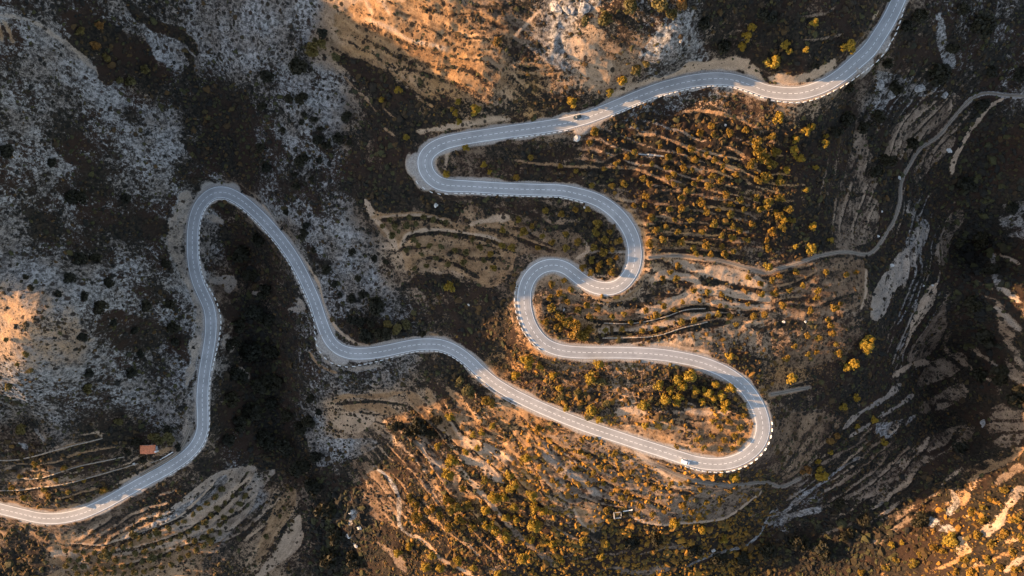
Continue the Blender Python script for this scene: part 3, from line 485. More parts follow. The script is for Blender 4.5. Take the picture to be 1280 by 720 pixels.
q = NT('hillside'); aS, aR, aT, aW, aG, aF = (q.attr(k) for k in ('scrub', 'rock', 'tan', 'warm', 'gravel', 'field'))
n1 = q.noise(0.16, 7, .62); n2 = q.noise(0.55, 6, .62, .4); n3 = q.noise(2.2, 4, .6); n4 = q.noise(0.05, 4, .6); nS = q.noise(0.62, 5, .66, .6)
soil_dark = q.mix(aW, (0.072, 0.062, 0.054), (0.115, 0.054, 0.019)); soil_pale = q.mix(aW, (0.335, 0.288, 0.242), (0.48, 0.265, 0.108))
tt = q.math('ADD', aT, q.math('MULTIPLY', q.math('SUBTRACT', n1, 0.5), 1.1), True)
soil = q.mix(tt, soil_dark, soil_pale)
soil = q.mix(q.ramp(n3, .34, .66), q.mix(1.0, soil, (.60, .58, .56), 'MULTIPLY'), soil)
soil = q.mix(q.math('MULTIPLY', q.ramp(n2, .50, .66, 0.0, .8), q.ramp(aT, .3, .9, 1.0, .15)), soil, q.mix(1.0, soil, (.36, .33, .26), 'MULTIPLY'))
rk = q.mix(q.ramp(n2, .36, .64), (0.066, 0.061, 0.056), (0.285, 0.266, 0.248)); rk = q.mix(q.ramp(n3, .3, .55), q.mix(1.0, rk, (.45, .42, .42), 'MULTIPLY'), rk)
rk = q.mix(q.ramp(n4, .38, .6), q.mix(1.0, rk, (.70, .63, .57), 'MULTIPLY'), rk)
rm = q.ramp(q.math('SUBTRACT', q.math('MULTIPLY', aR, 1.0), q.math('ADD', q.math('ADD', q.math('MULTIPLY', n1, .40), q.math('MULTIPLY', n2, .35)), q.math('MULTIPLY', n3, .25))), -.12, .16)
ground_c = q.mix(rm, soil, rk)
grv = q.mix(q.ramp(n3, .3, .7), (0.15, 0.13, 0.112), (0.33, 0.295, 0.26)); ground_c = q.mix(aG, ground_c, grv)
sc = q.mix(q.ramp(n2, .4, .62), (0.0075, 0.0070, 0.0055), (0.025, 0.019, 0.013)); sc = q.mix(q.ramp(n4, .42, .62), sc, (0.023, 0.0135, 0.009))
nn = q.math('ADD', q.math('ADD', q.math('MULTIPLY', nS, .48), q.math('MULTIPLY', n1, .32)), q.math('MULTIPLY', n3, .20))
sm = q.ramp(q.math('SUBTRACT', q.math('ADD', q.math('MULTIPLY', aS, .33), .325), nn), -.035, .045)
def dots(scale, dens_lo, dens_hi, rad):      # single small bushes and tufts
    v = q.n.new('ShaderNodeTexVoronoi'); v.feature = 'F1'; v.inputs['Scale'].default_value = scale; wv = q.n.new('ShaderNodeVectorMath'); wv.operation = 'MULTIPLY'; q.l.new(q.co, wv.inputs[0]); wv.inputs[1].default_value = (1, 1, .4)
    q.l.new(wv.outputs[0], v.inputs['Vector']); sp = q.n.new('ShaderNodeSeparateColor'); q.l.new(v.outputs['Color'], sp.inputs[0])
    here = q.ramp(q.math('SUBTRACT', q.math('ADD', q.math('MULTIPLY', aS, dens_hi-dens_lo), dens_lo), sp.outputs[0]), -.01, .01)
    r_ = q.math('ADD', q.math('MULTIPLY', sp.outputs[1], rad*.8), rad*.5); edge = q.math('ADD', v.outputs['Distance'], q.math('MULTIPLY', q.math('SUBTRACT', n3, .5), .5))
    return q.math('MULTIPLY', q.math('MULTIPLY', q.ramp(q.math('SUBTRACT', r_, edge), -.06, .10), here), q.ramp(aG, .35, .1))
d1 = dots(.40, .05, .8, .42); d2 = dots(.95, .03, .6, .36); allsc = q.math('MAXIMUM', sm, q.math('MAXIMUM', q.math('MULTIPLY', d1, .92), q.math('MULTIPLY', d2, .8)))
pd = q.math('MULTIPLY', q.math('MULTIPLY', q.ramp(q.noise(1.1, 4, .7), .60, .70), q.ramp(aS, 1.0, .55, .38, .8)), q.ramp(q.noise(.09, 3), .42, .6)); allsc = q.math('SUBTRACT', allsc, q.math('MULTIPLY', pd, .75), True)
q.color(q.mix(allsc, ground_c, sc)); q.b.inputs['Roughness'].default_value = 0.95; q.b.inputs['Specular IOR Level'].default_value = 0.12
q.bump(q.math('ADD', n3, q.math('MULTIPLY', n2, 1.6)), 0.7, 0.35)
M_LAND = q.m
q = NT('worn_asphalt'); n1 = q.noise(0.12, 5, .6); n2 = q.noise(3.0, 4, .7); aL = q.attr('lane')
a = q.mix(q.ramp(n1, .35, .68), (0.178, 0.177, 0.175), (0.238, 0.235, 0.231)); a = q.mix(q.math('MULTIPLY', aL, q.ramp(n1, .3, .6, .25, .65)), a, (0.30, 0.296, 0.29)); a = q.mix(q.ramp(n2, .35, .7, .8, 1.0), (0.19, 0.19, 0.192), a)
vp = q.n.new('ShaderNodeTexVoronoi'); vp.inputs['Scale'].default_value = .07; q.l.new(q.co, vp.inputs['Vector']); sp = q.n.new('ShaderNodeSeparateColor'); q.l.new(vp.outputs['Color'], sp.inputs[0]); a = q.mix(q.ramp(sp.outputs[0], .2, .9, 0.0, .30), a, (.20, .197, .193)); a = q.mix(q.ramp(q.noise(.45, 6, .75), .58, .72, 0, .35), a, (.17, .167, .163))
q.color(a); q.b.inputs['Roughness'].default_value = 0.75; q.bump(n2, .3, .02); M_ASPH = q.m
q = NT('road_paint'); n2 = q.noise(1.6, 5, .7); q.color(q.mix(q.ramp(n2, .32, .52), (0.40, 0.40, 0.39), (0.66, 0.66, 0.65))); q.b.inputs['Roughness'].default_value = .6; M_PAINT = q.m
q = NT('track_dirt'); n1 = q.noise(.3, 5); n2 = q.noise(2.5, 4); aL = q.attr('rut')
q.color(q.mix(q.math('MULTIPLY', aL, q.ramp(n1, .3, .6, .6, 1.0)), q.mix(q.ramp(n2, .3, .7), (.06, .05, .04), (.12, .095, .07)), (.20, .165, .13))); q.bump(n2, .5, .06); M_TRACK = q.m
# ------------------------------------------------------------------ the land sheet as one mesh
idx = np.arange(NX*NY, dtype=np.int32).reshape(NY, NX)
faces = np.stack([idx[:-1, :-1], idx[:-1, 1:], idx[1:, 1:], idx[1:, :-1]], -1).reshape(-1, 4)
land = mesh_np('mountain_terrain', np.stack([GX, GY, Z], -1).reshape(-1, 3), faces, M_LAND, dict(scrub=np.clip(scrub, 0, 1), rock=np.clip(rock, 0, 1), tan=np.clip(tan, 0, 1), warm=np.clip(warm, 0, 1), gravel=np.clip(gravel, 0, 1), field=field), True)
land['kind'] = 'structure'
# ------------------------------------------------------------------ road surface, markings, tracks
def tangents(P):
    t = np.gradient(P[:, :2], axis=0); t = smooth(t, 3); t /= np.linalg.norm(t, axis=1)[:, None]; return t, np.stack([-t[:, 1], t[:, 0]], 1)
RT, RN = tangents(ROAD)
def ribbon(name, P, N, offs, dz, mat, key=None, vals=None):
    k = len(offs[0]) if isinstance(offs, np.ndarray) and offs.ndim == 2 else len(offs)
    O = np.broadcast_to(np.asarray(offs, float), (len(P), k)); V = np.zeros((len(P), k, 3))
    V[:, :, 0] = P[:, 0, None]+N[:, 0, None]*O; V[:, :, 1] = P[:, 1, None]+N[:, 1, None]*O; V[:, :, 2] = P[:, 2, None]+np.asarray(dz)
    ii = np.arange(len(P)*k).reshape(len(P), k)
    F = np.stack([ii[:-1, :-1], ii[1:, :-1], ii[1:, 1:], ii[:-1, 1:]], -1).reshape(-1, 4)[:, ::-1]
    return mesh_np(name, V.reshape(-1, 3), F, mat, {key: np.tile(vals, len(P))} if key else None, True)
h = ROAD_W[:, None]/2
offs = h*np.array([[-1, -1, -.78, -.5, -.22, 0, .22, .5, .78, 1, 1]])+np.array([[-.95, -.5, 0, 0, 0, 0, 0, 0, 0, .5, .95]])
r_ = ribbon('road', ROAD, RN, offs, np.array([-.35, -.02, 0, .02, .03, .04, .03, .02, 0, -.02, -.35]), M_ASPH, 'lane', np.array([0, 0, .9, .2, .9, 0, .9, .2, .9, 0, 0])); r_['kind'] = 'structure'
SL = np.r_[0, np.cumsum(np.linalg.norm(np.diff(ROAD, axis=0), axis=1))]
def at_s(s):
    return np.array([np.interp(s, SL, ROAD[:, j]) for j in range(3)]), np.array([np.interp(s, SL, RN[:, j]) for j in range(2)]), float(np.interp(s, SL, ROAD_W))
mv, mf = [], []
def zx(o, w):                    # camber height at an offset from the centre line
    f = abs(o)/(w/2); return float(np.interp(f, [0, .22, .5, .78, 1.0, 1.2], [.04, .03, .02, 0, -.008, -.02]))
def mark(s0, s1, o0, wd, scale=True, n_=None):
    n_ = n_ or max(2, int((s1-s0)/1.0)+1); b0 = len(mv)
    for s in np.linspace(s0, s1, n_):
        p, nn_, w = at_s(s); o = o0*w/2 if scale else o0
        for e in (-wd/2, wd/2):
            mv.append((p[0]+nn_[0]*(o+e), p[1]+nn_[1]*(o+e), p[2]+zx(o+e, w)+.012))
    for k in range(n_-1): mf.append((b0+2*k, b0+2*k+2, b0+2*k+3, b0+2*k+1)[::-1])
for sd in (-1, 1): mark(2, SL[-1]-2, sd, 0.22, True, int(SL[-1]*1.2))
s = 3.0
while s < SL[-1]-4: mark(s, s+1.9, 0.0, 0.22, False, 4); s += 2.95
o = mesh_np('road_markings', mv, mf, M_PAINT); o['kind'] = 'structure'
for name, P, w in TRACKS:
    t, N = tangents(P); o = ribbon(name, P, N, np.array([-.5, -.42, -.24, -.1, .1, .24, .42, .5])*w*(1+0*P[:, :1]), np.array([-.05, .02, .03, .05, .05, .03, .02, -.05]), M_TRACK, 'rut', np.array([0, .7, 1, 0, 0, 1, .7, 0])); o['kind'] = 'structure'
# ------------------------------------------------------------------ things
import bmesh
ORD = ['zeroth','first','second','third','fourth','fifth','sixth','seventh','eighth','ninth','tenth','eleventh','twelfth','thirteenth','fourteenth','fifteenth','sixteenth','seventeenth','eighteenth','nineteenth','twentieth']
ORD += ['twenty '+o for o in ORD[1:10]]+['thirtieth']+['thirty '+o for o in ORD[1:10]]+['fortieth']+['forty '+o for o in ORD[1:10]]
def tag(o, label, cat, group=None):
    o['label'] = label; o['category'] = cat
    if group: o['group'] = group
    return o
def empty(name, loc, rz=0.0):
    o = bpy.data.objects.new(name, None); o.empty_display_size = 0.5; C.objects.link(o); o.location = loc; o.rotation_euler = (0, 0, rz); return o
def from_bm(name, bm, mat, parent=None, smooth_=False):
    me = bpy.data.meshes.new(name); bm.to_mesh(me); bm.free(); me.materials.append(mat)
    for p in me.polygons: p.use_smooth = smooth_
    o = bpy.data.objects.new(name, me); C.objects.link(o)
    if parent: o.parent = parent
    return o
def box(bm, c, s, bev=0.0, rz=0.0, taper=1.0):
    r = bmesh.ops.create_cube(bm, size=1.0); vs = r['verts']; ca, sa = math.cos(rz), math.sin(rz)
    for v in vs:
        k = taper if v.co.z > 0 else 1.0
        x, y, z = v.co.x*s[0]*k, v.co.y*s[1]*k, v.co.z*s[2]; v.co = (c[0]+x*ca-y*sa, c[1]+x*sa+y*ca, c[2]+z)
    if bev:
        es = list({e for v in vs for e in v.link_edges}); bmesh.ops.bevel(bm, geom=es, offset=bev, segments=2, affect='EDGES', profile=.6)
# ---- foliage
def leaf_quads(cent, norm, size, ru):
    n_ = len(cent); a = ru.normal(size=(n_, 3)); u = np.cross(norm, a); u /= np.linalg.norm(u, axis=1)[:, None]+1e-9; v = np.cross(norm, u)
    s = size[:, None]; q = np.stack([cent-u*s-v*s*.6, cent+u*s-v*s*.8, cent+u*s*.8+v*s, cent-u*s*.7+v*s*.7], 1)
    return q.reshape(-1, 3), np.arange(n_*4).reshape(n_, 4)
def crown_mesh(seed, R, H, z0, lobes, leaves, size, shape):
    ru = np.random.default_rng(seed); cs, rs = [], []
    for i in range(lobes):
        t = ru.uniform(0, 1); a = ru.uniform(0, 2*math.pi)
        if shape == 'pine': rad = R*(1-t)**.7*.75; zc = z0+H*(.1+.8*t); r = R*(.62-.36*t)*ru.uniform(.8, 1.2)
        elif shape == 'round': rad = R*.62*math.sqrt(ru.uniform(0, 1)); zc = z0+H*ru.uniform(.25, .7); r = R*ru.uniform(.36, .55)
        else: rad = R*.72*math.sqrt(ru.uniform(0, 1)); zc = z0+H*ru.uniform(.2, .75); r = R*ru.uniform(.25, .42)
        cs.append((rad*math.cos(a), rad*math.sin(a), zc)); rs.append(r)
    cs = np.array(cs); rs = np.array(rs); li = ru.integers(0, lobes, leaves)
    d = ru.normal(size=(leaves, 3)); d /= np.linalg.norm(d, axis=1)[:, None]; d[:, 2] = np.where(d[:, 2] < -.35, -d[:, 2], d[:, 2])
    p = cs[li]+d*rs[li][:, None]*ru.uniform(.55, 1.05, leaves)[:, None]*np.array([1, 1, H/(2.2*R)])
    nr = d+ru.normal(size=(leaves, 3))*.55; nr /= np.linalg.norm(nr, axis=1)[:, None]
    return leaf_quads(p, nr, size*ru.uniform(.6, 1.3, leaves), ru)
def foliage_mat(name, c0, c1, c2):
    q = NT(name); oi = q.n.new('ShaderNodeObjectInfo'); n_ = q.noise(1.1, 3, .6); n5 = q.noise(5.0, 2)
    c = q.mix(q.ramp(n_, .35, .65), c0, c1); c = q.mix(q.math('MULTIPLY', oi.outputs['Random'], .7), c, c2); c = q.mix(q.ramp(n5, .3, .7, .55, 1.0), (c0[0]*.45, c0[1]*.45, c0[2]*.45), c)
    q.color(c); q.b.inputs['Roughness'].default_value = .7
    tr = q.n.new('ShaderNodeBsdfTranslucent'); q.l.new(c, tr.inputs[0]); mx = q.n.new('ShaderNodeMixShader'); mx.inputs[0].default_value = .28
    q.l.new(q.b.outputs[0], mx.inputs[1]); q.l.new(tr.outputs[0], mx.inputs[2]); q.l.new(mx.outputs[0], q.o.inputs[0]); return q.m
M_GOLD = foliage_mat('golden_needles', (.22, .135, .014), (.36, .215, .018), (.20, .15, .02))
M_GROVE = foliage_mat('almond_leaves', (.15, .08, .012), (.28, .155, .016), (.17, .13, .02))
M_OLIVE = foliage_mat('olive_leaves', (.075, .062, .022), (.12, .10, .035), (.15, .10, .02))
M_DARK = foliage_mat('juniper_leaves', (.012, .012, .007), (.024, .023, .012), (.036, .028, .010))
M_RUSS = foliage_mat('russet_leaves', (.16, .07, .018), (.26, .12, .03), (.22, .13, .03))
M_BARK = plain('bark', (.09, .065, .045), .95, .3, 3)
KIND_SPEC = {  # name, mat, ref radius, height, crown base, shape, lobes, leaves, leaf size
 'pine': ('pine_tree', M_GOLD, 2.0, 4.6, .7, 'pine', 13, 620, .30), 'almond': ('almond_tree', M_GROVE, 1.6, 2.6, .6, 'round', 10, 420, .24), 'olive': ('olive_tree', M_OLIVE, 1.7, 2.6, .6, 'round', 10, 420, .25),
 'dark': ('juniper_tree', M_DARK, 2.2, 3.2, .2, 'round', 14, 620, .32), 'russet': ('russet_tree', M_RUSS, 1.8, 3.2, .5, 'round', 11, 460, .26), 'gold': ('golden_shrub', M_GROVE, 2.0, 3.0, .4, 'loose', 16, 560, .27)}
VARIANT = {}
def trunk_mesh(H, seed):
    ru = random.Random(seed); bm = bmesh.new(); segs = 6
    rings = []
    for k, (z, r) in enumerate([(-.5, .17), (.2, .13), (H*.35, .10), (H*.65, .06), (H*.85, .025)]):
        ox, oy = ru.uniform(-.08, .08)*k, ru.uniform(-.08, .08)*k
        rings.append([bm.verts.new((ox+r*math.cos(a*2*math.pi/segs), oy+r*math.sin(a*2*math.pi/segs), z)) for a in range(segs)])
    for a, b in zip(rings[:-1], rings[1:]):
        for i in range(segs): bm.faces.new((a[i], a[(i+1) % segs], b[(i+1) % segs], b[i]))
    for l in range(5):
        a = ru.uniform(0, 6.28); z = H*ru.uniform(.28, .55); L = H*ru.uniform(.2, .32); d = (math.cos(a), math.sin(a))
        p = [bm.verts.new((.05*c-.0*d[0], .05*s_, z)) for c, s_ in ((1, 0), (-.5, .87), (-.5, -.87))]; t = bm.verts.new((d[0]*L, d[1]*L, z+L*.7))
        for i in range(3): bm.faces.new((p[i], p[(i+1) % 3], t))
    me = bpy.data.meshes.new('trunk'); bm.to_mesh(me); bm.free(); me.materials.append(M_BARK); return me
for k, (nm, mt, R, H, z0, sh, lb, lv, sz) in KIND_SPEC.items():
    VARIANT[k] = []
    for s_ in range(4):
        v, f = crown_mesh(s_*13+len(k)*101, R, H-z0, z0, lb, lv, sz, sh); o = mesh_np('crown', v, f, mt, None, False, None, False)
        VARIANT[k].append((o.data, trunk_mesh(H, s_+len(k))))
PLACED = []
def plant(kind, px, py, r, label, cat, group, rz=None):
    nm, mt, R, H = KIND_SPEC[kind][:4]; x, y, z = ground([px], [py], 0.0, zland)
    k = r*(CAM_Z-z[0])/FPX/R; x, y, z = ground([px], [py], H*k*.5, zland); z = zland(x, y)
    dd = np.hypot(ROAD[:, 0]-x[0], ROAD[:, 1]-y[0]); q_ = int(np.argmin(dd)); need = ROAD_W[q_]/2+.9+r*.36
    if dd[q_] < need:            # keep crowns off the carriageway
        ux, uy = (x[0]-ROAD[q_, 0])/(dd[q_]+1e-6), (y[0]-ROAD[q_, 1])/(dd[q_]+1e-6); x = np.array([ROAD[q_, 0]+ux*need]); y = np.array([ROAD[q_, 1]+uy*need]); z = zland(x, y)
    t = empty(nm, (x[0], y[0], z[0]-.05), random.uniform(0, 6.28) if rz is None else rz); hz = random.uniform(.85, 1.2)
    t.scale = (k, k*random.uniform(.88, 1.12), k*hz); tag(t, label, cat, group)
    cm, tm = random.choice(VARIANT[kind])
    c = bpy.data.objects.new('crown', cm); C.objects.link(c); c.parent = t
    u = bpy.data.objects.new('trunk', tm); C.objects.link(u); u.parent = t
    PLACED.append((x[0], y[0], r*.46)); return t
CATS = {'pine': 'tree', 'almond': 'tree', 'olive': 'tree', 'dark': 'bush', 'russet': 'tree', 'gold': 'bush'}
def scatter(kind, desc, where, pts, group, rowgap=None, r0=4.0):
    pts = [(p[0], p[1], p[2] if len(p) > 2 else r0) for p in pts]
    if rowgap is None or len(pts) <= 11:
        pts.sort()
        for i, p in enumerate(pts): 
            pos = '' if len(pts) == 1 else (', leftmost of %d' % len(pts) if i == 0 else (', rightmost of %d' % len(pts) if i == len(pts)-1 else ', %s from left' % ORD[i+1]))
            plant(kind, p[0], p[1], p[2], '%s %s%s' % (desc, where, pos), CATS[kind], group)
    else:
        pts.sort(key=lambda p: p[1]); nrow = max(2, round(len(pts)/8)); per = math.ceil(len(pts)/nrow)
        for k in range(nrow):
            row = sorted(pts[k*per:(k+1)*per])
            for i, p in enumerate(row): plant(kind, p[0], p[1], p[2], '%s %s, %s row, %s from left' % (desc, where, ORD[k+1], ORD[i+1]), CATS[kind], group)
# ------------------------------------------------------------------ trees and bushes one can tell apart
G = 'golden pines near the road'
scatter('pine', 'golden pine', 'on the dark slope left of the bright hill', [(498,113,5),(477,124,3.2),(508,172,4),(573,152,4)], G)
scatter('pine', 'bright golden pine', 'above the road right of the upper hairpin', [(593,138,7.5),(572,127,4),(570,141,4),(565,136,3)], G)
scatter('pine', 'small golden pine', 'inside the upper hairpin', [(582,182,4.2),(558,217,4.5),(604,206,4),(612,215,3)], G)
scatter('pine', 'tall bright yellow pine', 'standing above the road by the dark car', [(715,128,6),(761,115,6),(777,100,6)], G)
scatter('pine', 'yellow pine', 'of the elongated clump below the top of the dark slope', [(941,34,5),(934,45,6),(928,57,5)], G)
scatter('pine', 'large yellow pine', 'above the pale road bank at upper right', [(967,77,8.5),(983,55,5),(987,64,4),(1017,28,5.5),(1008,62,4),(1062,58,8)], G)
scatter('gold', 'golden bush', 'beside the pale turnout below the dark car', [(743,165,6.5),(737,178,4)], G)
scatter('russet', 'orange leaved tree', 'on the bright northern hill', [(622,52,6.5),(853,5,8)], 'orange trees')
scatter('olive', 'olive brown shrub', 'among the crags at the top', [(755,25,10),(732,27,7),(788,10,10),(823,7,12),(795,88,8),(807,80,6),(838,18,8)], 'shrubs among the crags')
scatter('dark', 'dark round bush', 'on the pale roadside bank at upper right', [(1020,83,5)], 'dark junipers on the slopes')
scatter('dark', 'dark green bush', 'on the shaded upper right slope', [(1230,32,15),(1133,33,9),(1177,93,15),(1277,93,10),(1150,20,10),(1205,12,8),(1190,60,8),(1110,80,7),(960,20,11),(905,60,9),(880,30,9)], 'dark bushes of the upper right slope')
grove = [(783,197),(793,190),(835,197,5),(833,210),(855,210,5),(868,200,5),(864,186,5.5),(883,193),(893,200,4.5),(875,167,5),(890,157,4.5),(912,166,5.5),(932,163,4.5),(892,168),(842,218),(835,222),(890,220,5),(900,225,5),(875,223),(885,233,5),(867,230),(842,230),(858,238),(920,218),(903,207,3.5),(803,223,4.5),(780,230,5),(765,233,4.5),(740,232,4),(812,230,4.5),(663,197,4),(645,222,4.5),(755,211,3.5),(770,205,3.5),(700,208,3.5),(720,214,3.5),(865,212,3.5),(848,188,3.5),(825,183,3.5),(815,205,3.5)]
scatter('almond', 'golden almond tree', 'in the grove above the second bend', grove, 'almond trees of the upper grove', 8)
scatter('gold', 'dense golden shrub', 'at the right end of the upper grove', [(948,183,11),(955,198,9),(965,205,8),(940,205,7),(958,222,8),(970,190,7),(975,225,7),(948,225,6),(965,170,6)], 'dense shrubs of the upper grove')
scatter('pine', 'yellow pine', 'on the dark ground right of the grove', [(973,147,7),(1007,165,5.5),(1015,158,4.5),(995,174,4.5),(993,188,6),(1001,198,5),(1031,180,5.5),(1033,170,3.2),(983,213,4.5),(1020,209,3.2),(1007,237,4)], G)
mid = [(808,245,5),(806,257),(792,257,4),(814,272,5),(820,288,5),(828,300,5),(837,262,4.5),(847,290,4.5),(852,302,5),(853,260,5),(851,248,5),(877,253,6),(884,265,4.5),(863,275,4),(877,290,4.5),(893,280,6),(883,307,5.5),(870,317,4.5),(888,318,4.5),(902,295,4.5),(902,308,4),(913,268,5.5),(912,255,4),(916,283),(915,298,5),(907,243,5),(925,288,4.5),(905,318,5.5),(917,314,4),(843,275,3.5),(867,310),(812,305,6),(930,262,4),(935,300,4),(925,250,5),(940,280,4.5),(950,262,5),(958,300,4),(945,247,5),(832,283,3.5),(898,262,3.5)]
scatter('almond', 'golden almond tree', 'in the grove right of the second bend', mid, 'almond trees right of the second bend', 8)
scatter('gold', 'golden shrub', 'on the ridge above the dirt track', [(960,255,8),(972,268,7),(978,285,6),(965,290,6),(985,262,6),(975,248,7),(990,275,5),(960,310,5)], 'golden shrubs above the track')
inside = [(747,280,6),(702,268,4.5),(682,263,4.5),(655,290,6),(722,303,5.5),(708,310,5),(690,303,4.5),(707,293,4),(678,295,4),(757,300,5),(762,327,5),(747,337,4.5),(762,290,4),(665,283,4),(648,275,4.5),(735,262,4),(765,312,4),(640,310,5),(628,307,5),(628,288,4.5),(617,335,5),(613,318,4.5),(672,310,4),(720,262,4)]
scatter('almond', 'olive gold tree', 'on the plot inside the second bend', inside, 'trees inside the second bend', 8)
terr = [(690,355,5),(700,367,4.5),(714,362,4.5),(709,377,4.5),(705,350,4),(722,387,4.5),(733,382,4.5),(737,395,4.5),(748,387,4),(765,396,4),(780,393,4),(807,388,4.5),(821,394,5),(830,383,4.5),(842,387,4),(788,403,4),(852,402,5),(867,400,4.5),(885,395,4),(897,393,4.5),(912,395,4.5),(942,395,5),(955,393,4.5),(757,412,4),(778,412,4),(803,413,4),(820,411,4),(845,348,4.5),(828,348,4),(848,332,4.5),(838,340,4),(867,363,4.5),(885,365,4.5),(902,368,4),(950,355,5),(952,368,4.5),(935,347,4.5),(875,375,3.5),(853,378,3.5),(920,405,3.5),(900,382,3.5),(935,380,3.5)]
scatter('almond', 'small golden tree', 'on the terraces below the track', terr, 'almond trees of the central terraces', 8)
scatter('gold', 'big golden shrub', 'inside the third bend', [(718,412,12),(710,402,8),(728,420,8),(700,395,7),(690,385,6),(688,372,5),(698,410,6),(682,402,5),(735,412,6)], 'shrubs inside the third bend')
scatter('gold', 'golden shrub', 'filling the hollow of the second bend', [(745,290,6),(755,315,6),(740,325,5),(765,340,5),(735,345,5),(750,330,5),(770,322,4),(742,310,5),(728,335,5),(775,300,4)], 'shrubs in the second bend')
scatter('pine', 'yellow pine', 'along the slope below the lower road', [(658,453,9),(748,453,6),(738,472,7),(862,470,8),(847,475,6),(912,445,5),(692,470,5),(645,470,5.5),(675,458,5),(700,485,4)], G)
scatter('pine', 'single yellow pine', 'with a long shadow between the bends', [(562,360,7)], G)
f1 = [(1022,363,5),(1020,372,4.5),(1043,385,6),(1013,388,5),(978,382,5),(968,367,5),(987,363,4),(995,340,4.5),(1033,340,4),(1058,343,4),(1003,357,4),(1070,340,3.5),(965,350,5),(975,345,4),(1050,380,3.5)]
scatter('almond', 'golden almond tree', 'on the wide field right of the terraces', f1, 'almond trees of the eastern fields', 7)
f2 = [(1038,407,5),(1040,417,5),(1023,422,4.5),(1010,420,4.5),(983,448,5),(1010,443,4),(1048,442,5),(993,433,4),(1035,400,4),(1020,440,4),(1045,430,3.5)]
scatter('almond', 'golden almond tree', 'on the oval field in the east', f2, 'almond trees of the eastern fields')
scatter('pine', 'bright yellow pine', 'on the rim of the eastern gorge', [(960,333,5),(1015,310,7),(1017,283,5),(980,275,5),(995,308,3),(1039,300,3.5),(1085,432,9),(1088,425,6),(1067,455,6.5),(1060,459,5),(990,473,6.5)], G)
grp = [(885,490,6.5),(892,498,5),(902,495,5.5),(915,485,6.5),(907,503,5),(905,512,5),(848,497,5.5),(847,505,4.5),(832,500,6),(852,482,6.5),(805,507,6.5),(823,482,6.5),(870,487,5),(878,503,4),(740,513,7),(750,525,5),(708,510,4.5),(807,532,4),(895,480,5),(838,488,5)]
scatter('pine', 'golden pine', 'inside the lowest hairpin', grp, G, 8)
scatter('gold', 'orange shrub', 'on the field edge inside lowest hairpin', [(900,535,5),(912,528,5),(925,535,5),(918,545,5),(905,550,4.5),(930,520,4),(890,545,4),(915,560,4),(900,562,4),(880,560,4),(928,550,4),(893,527,4),(870,550,3.5),(845,560,3.5)], 'shrubs inside the lowest hairpin', 7)
fb = [(672,535,5),(728,550),(725,565),(700,587,4.5),(718,585,3.5),(707,597,3.5),(710,607,3.5),(768,567,4.5),(782,572,4),(750,585,4.5),(742,590,4),(768,600,4),(777,623,4.5),(783,615,4),(787,623,4),(758,638,5),(765,617,3.5),(853,633,5),(857,623,4),(900,625,4),(883,628,4),(817,610,4),(802,633,4),(795,643,3.5),(815,643,3.5),(735,605,3.5),(755,605,3),(695,560,3.5),(735,570,3.5),(690,600,3.5),(838,605,4),(865,640,4),(830,640,3.5),(790,590,3.5),(810,595,3.5),(850,605,3.5),(875,612,3.5),(720,620,3.5)]
scatter('almond', 'small golden tree', 'on the field below the lowest straight', fb, 'almond trees of the southern field', 8)
lo = [(843,655,6),(878,662,5),(905,675,5),(665,620,7),(643,635,5),(667,657,7.5),(668,635,6),(663,675,5),(653,698,7),(690,680,5),(728,677,5),(658,573,5.5),(642,607,6),(752,697,5),(758,680,4),(702,700,4),(920,597,6),(916,598,4),(645,650,5),(680,640,5)]
scatter('pine', 'golden pine', 'on the dark slope right of bottom centre', lo, G, 8)
lo2 = [(563,522,5.5),(565,578,8),(560,592,8),(547,558,4.5),(592,543,4),(597,560,4),(602,541,4),(582,565,4),(615,533,4),(617,622,7.5),(630,623,6),(637,593,6),(638,612,5.5),(608,638,6),(620,665,5.5),(615,658,5),(632,647,5),(633,673,5.5),(607,657,4.5),(512,683,5),(498,692,5.5),(540,695,5),(550,710,5),(533,710,6),(572,702,5.5),(592,710,4.5),(623,718,5)]
scatter('pine', 'yellow pine', 'on the streaked slope at bottom centre', lo2, 'yellow pines of the streaked slope', 8)
scatter('gold', 'large golden shrub', 'on the slope below the straight', [(610,503,9),(568,637,10),(520,647,8),(513,623,6),(537,637,7),(575,650,8),(560,625,7),(550,645,6),(520,633,6),(585,632,6),(590,660,6),(530,660,6),(605,600,6),(578,610,5),(560,660,6)], 'golden shrubs of the streaked slope', 7)
scatter('olive', 'olive brown tree', 'below the long straight', [(585,487,9),(590,492,6),(575,478,7),(758,505,6),(750,478,7),(737,520,7),(700,498,5),(722,490,5)], 'olive brown trees by the straight')
scatter('dark', 'dark round bush', 'on the streaked slope', [(388,498,6),(523,533,13),(497,533,8),(547,525,7),(385,528,9),(357,520,8),(398,515,5),(340,505,9),(375,535,8),(538,542,7),(510,540,8)], 'dark bushes of the lower slope')
scatter('pine', 'yellow pine', 'on the dark gorge slope at lower right', [(1071,497,4.5),(1055,509,4.5),(1093,524,4.5),(1106,553,4.5),(1028,594,8),(1023,577,3),(1039,566,3),(1072,533,3),(1190,675,9),(1115,683,4),(1128,679,3)], G)
scatter('russet', 'pinkish gold tree', 'beside the gorge path at lower right', [(1038,552,5),(1047,545,4.5),(1010,587,5.5),(1003,590,3.5)], 'orange trees')
br = [(1142,705,7),(1167,685,6),(1150,693,5),(1107,710,5),(1120,700,4.5),(1180,690,5),(1205,700,6),(1215,640,6),(1228,650,6),(1240,625,6),(1255,612,6),(1222,668,6),(1240,680,6),(1255,668,6),(1265,690,6),(1235,700,6),(1270,650,6),(1215,715,6),(1195,715,5),(1250,710,6),(1275,672,5),(1230,635,5),(1270,712,6),(1077,715,5)]
